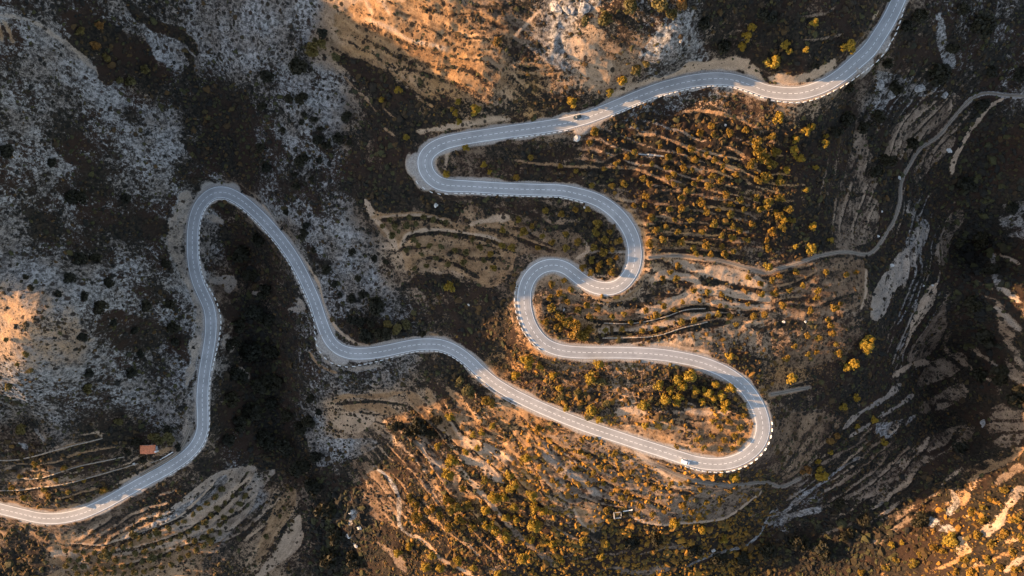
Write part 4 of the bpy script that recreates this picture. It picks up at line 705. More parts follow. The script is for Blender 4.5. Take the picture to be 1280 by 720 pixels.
scatter('gold', 'golden shrub', 'on the sunlit slope at bottom right', br, 'golden shrubs of the bottom right slope', 8)
scatter('olive', 'brownish olive tree', 'in the ravine at upper left', [(102,40,6),(150,100,5.5),(165,103,7),(183,87,6),(133,73,6)], 'trees in the upper left ravine')
scatter('russet', 'dull russet tree', 'in the ravine at upper left', [(125,32,5),(120,57,6)], 'trees in the upper left ravine')
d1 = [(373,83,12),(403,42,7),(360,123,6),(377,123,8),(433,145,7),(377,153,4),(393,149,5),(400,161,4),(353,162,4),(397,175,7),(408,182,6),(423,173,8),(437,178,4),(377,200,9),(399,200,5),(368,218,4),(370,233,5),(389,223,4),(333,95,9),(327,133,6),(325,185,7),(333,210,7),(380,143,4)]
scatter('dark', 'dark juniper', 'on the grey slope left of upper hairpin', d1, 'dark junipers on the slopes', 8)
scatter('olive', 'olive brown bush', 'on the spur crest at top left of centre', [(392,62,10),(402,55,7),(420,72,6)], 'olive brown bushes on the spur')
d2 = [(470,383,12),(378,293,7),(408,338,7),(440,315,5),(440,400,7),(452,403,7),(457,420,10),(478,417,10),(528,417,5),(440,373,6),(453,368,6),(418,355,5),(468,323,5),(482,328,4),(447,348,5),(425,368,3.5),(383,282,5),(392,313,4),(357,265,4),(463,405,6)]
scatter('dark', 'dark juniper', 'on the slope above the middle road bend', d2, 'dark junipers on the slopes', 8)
scatter('olive', 'olive green bush', 'above the road bend in the middle', [(497,412,8),(508,407,7),(485,405,6)], 'olive green bushes by the bend')
d3 = [(478,283),(488,275),(493,283,5),(508,282,5),(520,280),(542,275,4.5),(557,278),(512,272),(530,272),(490,295,5),(517,300,4.5),(523,307),(508,313),(537,307),(552,308,4.5),(560,330,5),(545,323),(533,332),(580,328,5),(583,315,4.5),(568,312),(600,310,5),(518,335),(528,318,3.5),(570,295,3.5),(590,300,3.5),(605,325,4)]
scatter('olive', 'small olive tree', 'on the terraces left of second bend', d3, 'olive trees of the small terraces', 8)
d4 = [(32,346,4),(38,360,5),(87,347,8),(105,370,7),(125,383,10),(73,367,5),(103,422,8),(143,403,5),(168,413,6),(182,383,8),(217,410,9),(135,353,8),(212,380,7),(218,428,6),(110,467,7),(163,467,8),(175,443,6),(100,323,9),(120,323,7),(207,330,7),(97,247,12),(157,248,7),(65,203,7),(8,188,10)]
scatter('dark', 'dark brown juniper', 'on the shaded western slope', d4, 'junipers of the western slope', 8)
scatter('olive', 'brown olive bush', 'on the sunlit left edge', [(32,443,4.5),(38,464,4.5),(8,425,4),(22,455,3.5)], 'bushes at the left edge')
scatter('olive', 'rounded olive tree', 'above the terraces at left', [(26,536,7.5),(112,485,7),(148,528,6),(10,483,6)], 'olive trees above the left terraces')
scatter('olive', 'broad olive green tree', 'beside the tiled roof house', [(200,548,8),(213,547,8),(190,545,6)], 'trees by the house')
scatter('dark', 'dark bush', 'close round the tiled roof house', [(170,553,6),(160,566,5),(178,575,4),(210,537,6),(222,560,5)], 'dark bushes by the house')
pl = []
rp = random.Random(3)
for row, off in (([(240,625),(400,625),(560,570),(700,505),(840,390)], 0), ([(250,655),(420,660),(590,605),(740,535),(860,430),(930,370)], 0), ([(240,680),(430,690),(620,640),(760,575),(880,470),(950,400)], 0), ([(280,708),(450,710),(620,680),(740,620),(840,540)], 0)):
    S_ = spline(row, 2); L_ = np.r_[0, np.cumsum(np.hypot(*np.diff(S_, axis=0).T))]
    for u in np.arange(8, L_[-1]-8, 36): pl.append(((np.interp(u, L_, S_[:, 0])+rp.uniform(-5, 5))/3, 480+(np.interp(u, L_, S_[:, 1])+rp.uniform(-5, 5))/3, rp.uniform(3.2, 4.8)))
pl += [(133,695,8),(190,697,7),(168,667,6),(262,677,6),(195,665,5)]
scatter('olive', 'olive tree', 'in the grey olive plot at lower left', pl, 'olive trees of the lower left plot', 8)
scatter('almond', 'golden bush', 'on the terraces at far left', [(44,580,4),(80,585,4),(130,613,5),(60,620,4),(55,612,4),(15,610,4),(30,622,4),(105,600,3.5),(85,615,3.5),(70,600,3.5),(25,595,3.5)], 'bushes of the left terraces')
scatter('olive', 'grey brown tree', 'on the tan field at bottom left', [(364,612,3),(355,635,3),(350,645,3),(333,671,4)], 'trees of the tan field')
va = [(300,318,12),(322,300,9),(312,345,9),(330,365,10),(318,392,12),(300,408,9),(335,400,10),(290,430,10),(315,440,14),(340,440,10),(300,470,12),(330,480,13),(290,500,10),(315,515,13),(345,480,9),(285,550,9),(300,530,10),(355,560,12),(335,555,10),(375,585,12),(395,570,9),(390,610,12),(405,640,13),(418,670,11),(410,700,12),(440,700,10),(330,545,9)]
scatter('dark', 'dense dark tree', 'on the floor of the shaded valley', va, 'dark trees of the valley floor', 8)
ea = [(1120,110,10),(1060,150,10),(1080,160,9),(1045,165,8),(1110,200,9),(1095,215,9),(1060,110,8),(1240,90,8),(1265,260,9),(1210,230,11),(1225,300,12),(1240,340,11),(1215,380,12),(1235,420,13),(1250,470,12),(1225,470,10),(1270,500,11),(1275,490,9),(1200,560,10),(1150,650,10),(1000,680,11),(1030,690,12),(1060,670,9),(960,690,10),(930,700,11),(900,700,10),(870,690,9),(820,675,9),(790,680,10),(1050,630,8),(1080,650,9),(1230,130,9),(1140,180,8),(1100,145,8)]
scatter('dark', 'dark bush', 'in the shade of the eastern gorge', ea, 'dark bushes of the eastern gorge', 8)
# ------------------------------------------------------------------ things people built
M_WHITE = plain('whitewash', (.56, .55, .53), .8, .1, 3); M_STONE = plain('dry_stone', (.22, .18, .14), .95, .4, 2.5, bump=.6); M_GREY = plain('grey_render', (.22, .22, .22), .9, .25, 2)
M_TILE = plain('roof_tile', (.52, .18, .085), .85, .3, 1.6); M_WOOD = plain('old_wood', (.10, .055, .03), .8, .3, 4); M_GLASS = plain('dark_glass', (.02, .025, .03), .12, .1, 1, .5)
M_STEEL = plain('galvanised_steel', (.42, .43, .44), .45, .15, 3, .5, .6); M_RUB = plain('tyre_rubber', (.02, .02, .02), .85, .1, 5); M_CARW = plain('white_car_paint', (.80, .80, .80), .3, .03, 1, .5)
M_CARD = plain('dark_car_paint', (.008, .024, .034), .5, .1, 1, .3); M_SCREEN = plain('sky_lit_windscreen', (.16, .17, .18), .3, .05, 1, .5); M_LAMP = plain('lamp_lens', (.75, .75, .72), .2, .05, 1, .5); M_RED = plain('red_lens', (.35, .01, .01), .3, .05, 1, .5); M_ROCK = plain('pale_limestone', (.37, .35, .32), .95, .3, 1.2, bump=.8)  # windscreen glass greyed in colour to stand for reflected sky
M_CRAG = plain('crag_rock', (.20, .185, .17), .95, .55, .9, bump=1.0)
# ---- white guard blocks
bm = bmesh.new(); box(bm, (0, 0, .30), (1.9, .36, .95), .06, 0, .9); g0 = from_bm('guard_block', bm, M_WHITE); first = [True]
def blocks(a, b, side, offs, label, group, gap=3.1):
    i, j = road_index(*a), road_index(*b); s0, s1 = SL[i], SL[j]; ks = [(SL[road_index(p[0], p[1])], p[2]) for p in offs]; ks.sort()
    s = s0
    while s < s1:
        p, nn_, w = at_s(s); o_ = (np.interp(s, [k[0] for k in ks], [k[1] for k in ks]) if ks else w/2+.95)*side
        x, y = p[0]+nn_[0]*o_, p[1]+nn_[1]*o_; t = math.atan2(-nn_[0], nn_[1])
        o = g0 if first[0] else g0.copy()
        if not first[0]: C.objects.link(o)
        first[0] = False
        o.location = (x, y, max(p[2]-.12, float(zland(x, y))-.1)); o.rotation_euler = (random.gauss(0, .02), random.gauss(0, .02), t+random.gauss(0, .03)); k = random.uniform(.94, 1.06); o.scale = (k, 1, random.uniform(.9, 1.05))
        tag(o, label, 'guard block', group); s += gap*(1+abs(o_)*0)
    return
GB = 'white guard blocks along the road'
blocks((1119,8), (1040,103), 1, [(1119,8,4.6),(1105,35,7.0),(1087,62,7.4),(1050,95,5.6),(1030,107,5.0)], 'white guard block on the outer edge of the top right bend', GB)
blocks((1038,104), (960,114), 1, [(1030,107,5.0),(1007,115,5.2),(960,114,4.4)], 'white guard block below the sunlit curve of the upper road', GB)
blocks((955,113), (760,137), 1, [], 'white guard block along the lower edge of the upper road', GB)
blocks((706,154), (640,164), 1, [], 'white guard block left of the turnout below the dark car', GB)
blocks((536,218), (565,232), -1, [(536,218,7.8),(547,228,6.4),(565,232,4.2)], 'white guard block round the foot of the upper hairpin', GB)
blocks((570,232), (734,246), -1, [], 'white guard block along the lower leg of the upper hairpin', GB)
blocks((656,360), (684,431), -1, [(656,360,5.2),(657,390,5.4),(684,431,4.4)], 'white guard block on the outer left of the third bend', GB)
blocks((953,530), (856,573), 1, [(953,530,5.4),(930,570,5.2),(856,573,4.0)], 'white guard block on the outer rim of the lowest hairpin', GB)
blocks((602,465), (494,436), 1, [], 'white guard block below the road left of the long straight', GB)
blocks((488,437), (402,403), 1, [(487,438,4.4),(453,442,6.4),(437,441,8.4),(423,436,9.4),(413,426,8.6),(402,403,4.6)], 'white guard block round the wide middle road bend', GB)
blocks((401,398), (294,246), 1, [], 'white guard block on the valley side between middle bend and leftmost hairpin', GB)
blocks((292,245), (243,275), 1, [], 'white guard block on the inner edge of the leftmost hairpin', GB)
blocks((255,248.5), (304,252), -1, [(255,248.5,4.4),(275,241,5.4),(304,252,4.4)], 'white guard block on the outer edge of the leftmost hairpin', GB)
blocks((242,278), (256,465), 1, [(242,278,4.0),(247,352,4.0),(256,372,5.2),(263,400,6.2),(262,430,5.2),(256,465,4.2)], 'white guard block on the valley side below the leftmost hairpin', GB)
blocks((255,472), (207,587), 1, [], 'white guard block opposite the house track', GB)
# ---- steel guard rail
i, j = road_index(650, 497.5), road_index(608, 470.5); t = empty('guard_rail', (*ROAD[(i+j)//2][:2], ROAD[(i+j)//2][2])); tag(t, 'grey steel guard rail on the valley side of the long straight road', 'guard rail')
pts = [at_s(s) for s in np.linspace(SL[i], SL[j], 13)]; base = np.array(t.location); bm = bmesh.new(); prev = None
P3 = [np.array([p[0]+n_[0]*(w/2+1.5), p[1]+n_[1]*(w/2+1.5), p[2]])-base for p, n_, w in pts]
prof = [(-.09, .42), (.05, .47), (-.04, .57), (.05, .67), (-.09, .72)]
rows = [[bm.verts.new((p[0]+pts[k][1][0]*a, p[1]+pts[k][1][1]*a, p[2]+b)) for a, b in prof+[(.12, .72), (.12, .42)]] for k, p in enumerate(P3)]
for a, b in zip(rows[:-1], rows[1:]):
    for q in range(7): bm.faces.new((a[q], a[(q+1) % 7], b[(q+1) % 7], b[q]))
from_bm('beam', bm, M_STEEL, t)
for p in P3:
    bm = bmesh.new(); box(bm, (p[0], p[1], p[2]+.05), (.12, .14, 1.3), .01); from_bm('post', bm, M_STEEL, t)
# ---- cars
def car(name, px, py, lane, rev, paint, dims, prof, cab, label):
    i = road_index(px, py); p, n_, w = ROAD[i], RN[i], ROAD_W[i]; a = math.atan2(RT[i][1], RT[i][0])+(math.pi if rev else 0)
    t = empty(name, (p[0]+n_[0]*lane, p[1]+n_[1]*lane, p[2]+.025), a); tag(t, label, 'car' if 'van' not in name else 'van'); L, Wd = dims
    def loft(secs, mat, nm, smooth_=True):
        bm = bmesh.new(); R_ = []
        for x, hw, zb_, zt, tk in secs:
            R_.append([bm.verts.new((x, y, z)) for y, z in ((-hw, zb_), (-hw*1.0, zb_+(zt-zb_)*.55), (-hw*(tk+1)/2, zt-.06), (-hw*tk*.86, zt), (hw*tk*.86, zt), (hw*(tk+1)/2, zt-.06), (hw, zb_+(zt-zb_)*.55), (hw, zb_))])
        for u, v in zip(R_[:-1], R_[1:]):
            for k in range(8): bm.faces.new((u[k], u[(k+1) % 8], v[(k+1) % 8], v[k]))
        bm.faces.new(R_[0]); bm.faces.new(R_[-1][::-1]); bmesh.ops.recalc_face_normals(bm, faces=bm.faces); return from_bm(nm, bm, mat, t, False)
    loft(prof, paint, 'body'); loft(cab['glass'], M_GLASS, 'windows'); loft(cab['roof'], paint, 'roof')
    for nm, q in cab['panes']:
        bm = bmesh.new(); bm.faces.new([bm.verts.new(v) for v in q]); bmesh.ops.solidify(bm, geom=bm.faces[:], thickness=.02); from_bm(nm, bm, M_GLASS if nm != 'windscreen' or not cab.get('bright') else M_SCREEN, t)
    for x in (L*.31, -L*.31):
        for sd in (-1, 1):
            bm = bmesh.new(); bmesh.ops.create_cone(bm, cap_ends=True, segments=18, radius1=.33, radius2=.33, depth=.24, matrix=__import__('mathutils').Matrix.Translation((x, sd*(Wd/2-.10), .33))@__import__('mathutils').Matrix.Rotation(math.pi/2, 4, 'X')); wh = from_bm('wheel', bm, M_RUB, t)
            bm = bmesh.new(); bmesh.ops.create_cone(bm, cap_ends=True, segments=12, radius1=.20, radius2=.17, depth=.26, matrix=__import__('mathutils').Matrix.Translation((x, sd*(Wd/2-.10), .33))@__import__('mathutils').Matrix.Rotation(math.pi/2, 4, 'X')); from_bm('rim', bm, M_STEEL, wh)
    for sd in (-1, 1):
        bm = bmesh.new(); box(bm, (L/2-.05, sd*Wd*.36, .68), (.14, .34, .16), .03); from_bm('headlight', bm, M_LAMP, t)
        bm = bmesh.new(); box(bm, (-L/2+.05, sd*Wd*.38, .78), (.12, .26, .2), .03); from_bm('tail_light', bm, M_RED, t)
        bm = bmesh.new(); box(bm, (L*.17, sd*(Wd/2+.08), 1.0), (.14, .2, .14), .03); from_bm('wing_mirror', bm, paint, t)
    bm = bmesh.new(); box(bm, (L/2+.0, 0, .42), (.16, Wd*.9, .2), .05); from_bm('bumper', bm, M_RUB, t); return t
car('dark_car', 722, 149, -1.55, False, M_CARD, (4.3, 1.78), [(-2.15,.80,.3,.95,.9),(-2.05,.88,.22,1.0,.92),(-1.0,.89,.2,1.0,.95),(1.0,.89,.2,.98,.95),(1.7,.87,.22,.86,.92),(2.08,.80,.25,.74,.9),(2.15,.72,.3,.62,.85)],
    {'glass': [(-1.95,.74,.98,1.05,.9),(-1.45,.76,.98,1.44,.84),(.15,.76,.98,1.46,.84),(.95,.74,.96,1.02,.9)], 'roof': [(-1.5,.66,1.43,1.50,.95),(-.6,.68,1.44,1.53,.95),(.12,.66,1.44,1.50,.95)], 'bright': True,
     'panes': [('windscreen', [(.96,-.62,1.05),(.96,.62,1.05),(.24,.56,1.47),(.24,-.56,1.47)]), ('rear_window', [(-1.94,-.6,1.09),(-1.94,.6,1.09),(-1.52,.55,1.45),(-1.52,-.55,1.45)])]}, 'dark teal hatchback driving left on the upper road')
car('white_van', 857, 574, 1.65, True, M_CARW, (4.7, 1.85), [(-2.35,.86,.3,1.3,.95),(-2.25,.92,.22,1.4,.95),(.6,.92,.2,1.3,.95),(1.5,.91,.22,1.08,.95),(2.2,.86,.25,.92,.92),(2.35,.76,.3,.7,.85)],
    {'glass': [(-2.2,.84,1.3,1.42,.93),(-2.0,.85,1.3,1.85,.9),(.7,.85,1.25,1.85,.9),(1.55,.82,1.04,1.14,.9)], 'roof': [(-2.05,.80,1.84,1.93,.96),(-.6,.82,1.85,1.97,.96),(.72,.78,1.84,1.92,.96)],
     'panes': [('windscreen', [(1.58,-.72,1.16),(1.58,.72,1.16),(.82,.66,1.86),(.82,-.66,1.86)]), ('rear_window', [(-2.26,-.68,1.42),(-2.26,.68,1.42),(-2.04,.64,1.84),(-2.04,-.64,1.84)])]}, 'white van driving right on the sunlit road above the lowest field')
# ---- house with a tiled roof
def spot(px, py, lift=0.0):
    x, y, z = ground([px], [py], lift, zland); return float(x[0]), float(y[0]), float(zland(x, y)[0])
hx_, hy_, hz_ = spot(184, 562, 3); t = empty('farmhouse', (hx_, hy_, hz_-.2), .03); tag(t, 'small farmhouse with orange tiled gable roof above the lower left road', 'house')
LX, LY, HW_ = 8.6, 4.5, 2.7; bm = bmesh.new()
v = [bm.verts.new(c) for c in ((-LX/2,-LY/2,-1.2),(LX/2,-LY/2,-1.2),(LX/2,LY/2,-1.2),(-LX/2,LY/2,-1.2),(-LX/2,-LY/2,HW_),(LX/2,-LY/2,HW_),(LX/2,LY/2,HW_),(-LX/2,LY/2,HW_),(.1,-LY/2,HW_+1.15),(.1,LY/2,HW_+1.15))]
for f in ((0,1,5,8,4),(2,3,7,9,6),(1,2,6,5),(3,0,4,7),(4,8,9,7),(8,5,6,9)): bm.faces.new([v[k] for k in f])
from_bm('wall', bm, M_WHITE, t)
bm = bmesh.new(); 
for x0, z0_, x1, z1 in ((-LX/2-.35, HW_-.05, .1, HW_+1.22), (.1, HW_+1.22, LX/2+.35, HW_-.05)):
    n_ = 46; y_ = np.linspace(-LY/2-.35, LY/2+.35, n_); R0 = []
    for k in range(n_):
        zz = .05*abs(math.sin(k*math.pi/2*1.0))+.04*(k % 2); R0.append([bm.verts.new((x0+(x1-x0)*f_, y_[k], z0_+(z1-z0_)*f_+zz+d_)) for f_, d_ in ((0, .02), (1, .02), (1, -.08), (0, -.08))])
    for a, b in zip(R0[:-1], R0[1:]):
        for q_ in range(4): bm.faces.new((a[q_], a[(q_+1) % 4], b[(q_+1) % 4], b[q_]))
    bm.faces.new(R0[0]); bm.faces.new(R0[-1][::-1])
bmesh.ops.recalc_face_normals(bm, faces=bm.faces); rf = from_bm('roof', bm, M_TILE, t)
bm = bmesh.new(); box(bm, (.1, 0, HW_+1.32), (.3, LY+.75, .14), .05); from_bm('ridge_tiles', bm, M_TILE, rf)
bm = bmesh.new(); box(bm, (LX/2+.55, .5, .7), (1.0, 2.3, 3.4), .03); from_bm('annex', bm, M_GREY, t)
bm = bmesh.new(); box(bm, (LX/2+.50, -1.5, 1.6), (.9, .9, 3.4), .03); from_bm('chimney', bm, M_WHITE, t)
bm = bmesh.new(); box(bm, (-.8, -LY/2-.03, .9), (.95, .08, 2.05), .01); from_bm('door', bm, M_WOOD, t)
for x in (-2.8, 2.0):
    bm = bmesh.new(); box(bm, (x, -LY/2-.03, 1.5), (.9, .08, .9), .01); wd = from_bm('window', bm, M_WOOD, t); bm = bmesh.new(); box(bm, (x, -LY/2-.06, 1.5), (.72, .08, .72)); from_bm('pane', bm, M_GLASS, wd)
# ---- roofless ruin
rx_, ry_, rz_ = spot(772, 644, 1.5); t = empty('stone_ruin', (rx_, ry_, rz_), .10); tag(t, 'roofless white walled hut ruin on the southern field', 'ruin')
bm = bmesh.new(); a_, b_, h_ = 4.8, 4.0, 2.0
for c, s_ in (((-a_/2+.25, 0, .5), (.5, b_, 3.4)), ((a_/2-.22, .45, .3), (.42, b_-1.3, 2.8)), ((0.03, b_/2-.22, .4), (a_-1.1, .42, 3.0)), ((.1, -b_/2+.24, .25), (a_-.9, .44, 2.6))): box(bm, c, s_, .06)
from_bm('wall', bm, plain('old_lime_wall', (.30, .28, .25), .9, .3, 2), t); bm = bmesh.new(); bmesh.ops.create_grid(bm, x_segments=14, y_segments=12, size=.5)
for v in bm.verts: v.co = (v.co.x*(a_-.9), v.co.y*(b_-.8), .1+random.uniform(0, .28))
from_bm('rubble_floor', bm, plain('rubble', (.09, .075, .06), .95, .5, 3), t)
# ---- walls
def wall(pts, h, w, label, mat=None, name='stone_wall'):
    mat = mat or M_STONE
    P = gpts(spline(pts, 3.0)); z = zland(P[:, 0], P[:, 1]); T, N = tangents(np.c_[P, z]); bm = bmesh.new(); R_ = []; o0 = (float(P[0, 0]), float(P[0, 1]), float(z[0])); L_ = np.r_[0, np.cumsum(np.hypot(*np.diff(P, axis=0).T))]
    u = np.arange(0, L_[-1], .7); P = np.stack([np.interp(u, L_, P[:, k]) for k in (0, 1)], 1); z = zland(P[:, 0], P[:, 1]); T, N = tangents(np.c_[P, z])
    for k in range(len(P)):
        hh = h*random.uniform(.85, 1.12); jw = w*random.uniform(.85, 1.15)/2
        R_.append([bm.verts.new((P[k, 0]+N[k, 0]*a*jw-o0[0], P[k, 1]+N[k, 1]*a*jw-o0[1], z[k]+b-o0[2])) for a, b in ((-1.1, -.8), (-.9, hh*.9), (-.3, hh), (.4, hh*.97), (.9, hh*.88), (1.1, -.8))])
    for a, b in zip(R_[:-1], R_[1:]):
        for q_ in range(6): bm.faces.new((a[q_], a[(q_+1) % 6], b[(q_+1) % 6], b[q_]))
    bm.faces.new(R_[0]); bm.faces.new(R_[-1][::-1]); bmesh.ops.recalc_face_normals(bm, faces=bm.faces)
    o = from_bm(name, bm, mat); o.location = o0; tag(o, label, 'wall', 'low stone walls')
wall([(200,574.5),(207,570.5),(216,565)], .9, .5, 'pale low wall running up to the yard of the tiled roof house', M_WHITE)
wall([(187,579),(193,577),(199,575)], .7, .5, 'broken low wall continuing left towards the terraces below the house')
wall([(779,639.5),(786,638),(791,637)], .9, .5, 'short pale wall running right from the roofless ruin', M_WHITE)
wall(cr(9, [(0,285),(100,276),(250,236),(390,202)]), .7, .6, 'curved stone wall of the topmost terrace at lower left')
wall(cr(9, [(70,347),(150,352),(300,307),(470,272)]), .7, .6, 'stone wall of the middle terrace left of the tiled roof house')
wall(cr(9, [(0,397),(100,392),(250,372),(400,332),(520,297)]), .7, .6, 'long stone wall of the lowest terrace above the lower left road')
wall(cr(7, [(345,492),(450,493),(560,472),(650,442),(730,437)]), .7, .6, 'curved stone wall under the middle central terrace')
wall(cr(7, [(340,548),(450,545),(540,538),(640,508),(730,487)]), .8, .6, 'stone wall under the lowest central terrace above the dark bank')
wall(cr(3, [(465,576),(520,580),(570,586)]), .5, .6, 'short pale blue grey wall at left in the upper grove', M_GREY)
# ---- boulders and white rock outcrops
def boulder(px, py, r, label, group=None, mat=None, flat=.6, seed=0):
    x, y, z = spot(px, py, .5); bm = bmesh.new(); bmesh.ops.create_icosphere(bm, subdivisions=3, radius=1.0); k = r*.46; ru = random.Random(seed*7+int(px)); sx, sy = ru.uniform(.75, 1.25), ru.uniform(.75, 1.25); a = ru.uniform(0, 3)
    V = np.array([v.co[:] for v in bm.verts]); d = fbm((V[:, 0]+px)*1.0, V[:, 1]+V[:, 2]*.7, 1.0, 4, int(px), .65)*1.5+fbm(V[:, 0]-V[:, 2], V[:, 1]+py, .6, 2, 3)*.5
    for v, e in zip(bm.verts, d): v.co *= float(1+e); v.co.x *= sx*k; v.co.y *= sy*k; v.co.z = max(v.co.z, -.35)*k*flat
    o = from_bm('boulder', bm, mat or M_ROCK, None, False); o.location = (x, y, z); o.rotation_euler = (0, 0, a); tag(o, label, 'boulder', group)
boulder(722, 172, 4.2, 'large pale boulder below the turnout near the dark car')
boulder(1187, 187, 3.0, 'bright pale boulder beside the winding gorge track')
BL = 'white boulders'
for px, py, r, lb in [(438,640,4.5,'tall white rock on the dark valley floor at bottom left of centre, uppermost of four'),(449,660,3.8,'white rock right of the tall one on the dark valley floor'),(436,670,3.2,'small white rock left of the others on the dark valley floor'),(445,681,4,'lowest of the four white rocks on the dark valley floor'),
 (1096,336,1.6,'small white boulder right of the wide eastern field'),(1155,357,1.5,'small white boulder in the gorge, left of a pair'),(1166,357,1.5,'small white boulder in the gorge, right of a pair'),(1098,295,1.8,'white boulder just above the bend of the gorge track'),(1103,264,1.4,'tiny white boulder beside the upright part of the gorge track'),
 (1124,222,2.4,'white boulder at the upper end of the upright gorge track'),(1115,332,3.2,'pale boulder on the streaked rock rib of the gorge'),(980,402,1.6,'pale boulder between the wide field and the oval field'),(1007,402,1.3,'white boulder in the shade above the oval field'),(1003,411,1.1,'smaller white boulder in the shade above the oval field'),
 (892,688,3.2,'white boulder above the pale path at the bottom'),(927,705,2.2,'white boulder below the pale path at the bottom'),(979,669,1.5,'tiny white boulder near the white fan of the gorge'),(966,687,1.6,'small white boulder under the white fan of the gorge'),
 (705,387,1.6,'tiny white boulder inside the third bend'),(705,350,.1,''),(586,381,1.4,'tiny white boulder below the single pine'),(167,580,1.9,'round white boulder on the terrace below the tiled roof house'),(907,156,1.6,'tiny pale boulder in the upper right part of the grove'),(645,206,.1,''),
 (545,256,3.0,'pale boulder on the dark slope below the upper hairpin'),(731,259,1.3,'tiny white boulder under the road before the second bend')]:
    if lb: boulder(px, py, r, lb, BL)
# crags at the top
for px, py, r, lb in [(695,8,6.5,'leftmost pale crag at the top of the picture'),(712,12,7,'broad pale crag at the top between two others'),(730,8,6,'rightmost pale crag of the three at the top'),(838,32,4,'grey crag high on the cliff'),(852,48,4,'grey crag on the right shoulder of the cliff'),(822,58,4,'grey crag in the middle of the cliff'),
 (1100,105,6,'grey crag below the upper right bend'),(1115,118,6,'pale crag on the shaded rock ledge, left'),(1150,108,6,'pale crag on the shaded rock ledge, middle'),(1180,118,5,'pale crag on the shaded rock ledge, right'),(1230,530,4,'dark crag beside the long grey strip at right')]:
    boulder(px, py, r, lb, 'crags', M_CRAG, .42, 3)
# ------------------------------------------------------------------ low scrub nobody could count
q = NT('scrub_leaves'); aT = q.attr('tint'); n_ = q.noise(1.3, 3); 
c = q.mix(q.ramp(aT, 0, .5), (.011, .010, .0075), (.066, .036, .010)); c = q.mix(q.ramp(aT, .5, 1), c, (.24, .115, .012)); c = q.mix(q.ramp(q.attr('green'), .55, .95, 0, .8), c, (.045, .042, .012)); c = q.mix(q.ramp(n_, .3, .7, .6, 1), (.008, .006, .004), c); q.color(c); M_SCRUB = q.m
ru = np.random.default_rng(5)
def dome_field(name, N, x, y, r, tint, flat):
    z = zland(x, y); k = len(x); na = 6; base = []
    a = np.arange(na)*2*math.pi/na
    ring0 = np.stack([np.cos(a), np.sin(a), np.full(na, -.25)], 1); ring1 = np.stack([np.cos(a+.5)*.78, np.sin(a+.5)*.78, np.full(na, .5)], 1); top = np.array([[0, 0, .9]])
    B = np.vstack([ring0, ring1, top]); F = []
    for i in range(na):
        j = (i+1) % na; F += [(i, j, na+i), (j, na+j, na+i), (na+i, na+j, 2*na)]
    F = np.array(F); nv = len(B); V = B[None]*r[:, None, None]*np.array([1, 1, flat]); V = V*ru.uniform(.45, 1.5, (k, nv, 1))*np.stack([ru.uniform(.7, 1.35, k), ru.uniform(.7, 1.35, k), np.ones(k)], 1)[:, None, :]; rot = ru.uniform(0, 6.28, k); ca, sa = np.cos(rot)[:, None], np.sin(rot)[:, None]
    X = V[:, :, 0]*ca-V[:, :, 1]*sa+x[:, None]; Y = V[:, :, 0]*sa+V[:, :, 1]*ca+y[:, None]; Zz = V[:, :, 2]+z[:, None]
    P = np.stack([X, Y, Zz], -1).reshape(-1, 3); FF = (F[None]+np.arange(k)[:, None, None]*nv).reshape(-1, 3)
    o = mesh_np(name, P, FF, M_SCRUB, {'tint': np.repeat(tint, nv), 'green': np.repeat(ru.uniform(0, 1, k), nv)}); o['kind'] = 'stuff'; return o
def look(A, x, y):
    i = np.clip(((x-dx[0])/DS+i0).astype(int), 0, NX-1); j = np.clip(((y-dy[0])/DS+j0).astype(int), 0, NY-1); return A[j, i]
N = 130000
x = ru.uniform(-338, 338, N); y = ru.uniform(-195, 195, N)
cl = fbm(x, y, 7, 3, 91)+.5; s_ = look(scrub, x, y); g_ = look(gravel, x, y)
gp = 640+x*FPX/(CAM_Z-zland(x, y)); gq = 360-y*FPX/(CAM_Z-zland(x, y)); tidy = np.maximum(np.exp(-(((gp-850)/150)**2+((gq-240)/95)**2)**2)*.55, np.exp(-(((gp-890)/190)**2+((gq-375)/60)**2)**2)*.65)
ok = (ru.uniform(0, 1, N)/(1-tidy) < (.045+.77*sstep(.15, .75, s_*.9+(cl-.5)*1.1))*.72) & (g_ < .25); x, y, s_ = x[ok], y[ok], s_[ok]
w_ = look(warm, x, y); r = np.exp(ru.normal(-.52, .42, len(x))); r = np.clip(r, .25, 1.7)*(0.75+.4*s_)
px_ = 640+x*FPX/(CAM_Z-zland(x, y)); py_ = 360-y*FPX/(CAM_Z-zland(x, y))
gold = .85*sstep(1120, 1180, px_)*sstep(595, 640, py_)+sstep(470, 540, px_)*sstep(980, 900, px_)*sstep(480, 540, py_)*.55+sstep(700, 790, px_)*sstep(1010, 950, px_)*sstep(120, 170, py_)*sstep(330, 300, py_)*.5+sstep(600, 680, px_)*sstep(1010, 940, px_)*sstep(330, 360, py_)*.6+sstep(200, 60, px_)*sstep(530, 580, py_)*.5  # golden scrub regions; warm light of the sunlit slopes is put into their colour
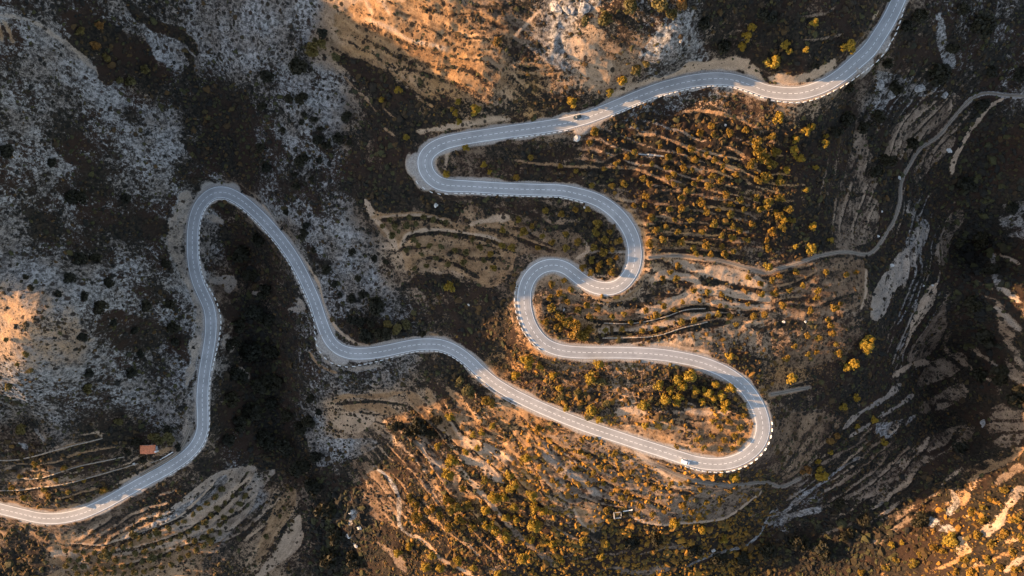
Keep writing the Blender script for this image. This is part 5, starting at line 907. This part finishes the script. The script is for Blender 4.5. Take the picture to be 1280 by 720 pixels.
r *= 1+.35*np.clip(gold, 0, 1); shade_wood = np.exp(-(((px_-1232)/42)**2+((py_-310)/170)**2)**2)+np.exp(-(((px_-318)/32)**2+((py_-450)/110)**2)**2)*.8+np.exp(-(((px_-420)/45)**2+((py_-660)/70)**2)**2)+np.exp(-(((px_-1060)/90)**2+((py_-680)/50)**2)**2)*.7; r *= 1+.8*np.clip(shade_wood, 0, 1); w_ = w_*(1-np.clip(shade_wood, 0, 1)); gold = gold*(1-np.clip(shade_wood, 0, 1)*.8)  # larger, darker bushes in gorge and valley; shade is put into their tint
tint = np.clip(.08*(1-np.clip(shade_wood, 0, 1))+w_*.25+gold*.55+ru.normal(0, .17, len(x))*(1-.8*np.clip(shade_wood, 0, 1)), 0, 1)
o = dome_field('scrub', N, x, y, r, tint, .85); tag(o, 'low dark and golden scrub covering the mountain slopes', 'scrub'); del o['category']; 
# ------------------------------------------------------------------ light and camera
sc_ = bpy.context.scene; w = bpy.data.worlds.new('World'); sc_.world = w; w.use_nodes = True; nt = w.node_tree
sky = nt.nodes.new('ShaderNodeTexSky'); sky.sky_type = 'NISHITA'; sky.sun_disc = False; sky.sun_elevation = math.radians(SUN_EL)
az = math.atan2(-SUN_DX, -SUN_DY)             # compass bearing of the sun from +Y
sky.sun_rotation = az; sky.altitude = 900; sky.air_density = 1.0; sky.dust_density = 2.0; sky.ozone_density = 1.0
bg = nt.nodes['Background']; hs = nt.nodes.new('ShaderNodeHueSaturation'); hs.inputs['Saturation'].default_value = .72; nt.links.new(sky.outputs[0], hs.inputs['Color']); nt.links.new(hs.outputs[0], bg.inputs[0]); bg.inputs[1].default_value = 0.125
l = bpy.data.lights.new('sun', 'SUN'); l.energy = 5.0; l.angle = math.radians(.5); l.color = (1.0, .60, .29); so = bpy.data.objects.new('sun', l); C.objects.link(so)
from mathutils import Vector
e = math.radians(SUN_EL); h_ = math.hypot(SUN_DX, SUN_DY); so.rotation_euler = Vector((SUN_DX/h_*math.cos(e), SUN_DY/h_*math.cos(e), -math.sin(e))).to_track_quat('-Z', 'Y').to_euler()
cam = bpy.data.cameras.new('camera'); cam.sensor_width = 36; cam.lens = 36*FPX/1280; cam.clip_end = 20000; co = bpy.data.objects.new('camera', cam); C.objects.link(co); co.location = (0, 0, CAM_Z); co.rotation_euler = (0, 0, 0); sc_.camera = co
vs = sc_.view_settings; vs.view_transform = 'Standard'; vs.look = 'None'; vs.gamma = 1; vs.use_curve_mapping = False; vs.exposure = 2.12
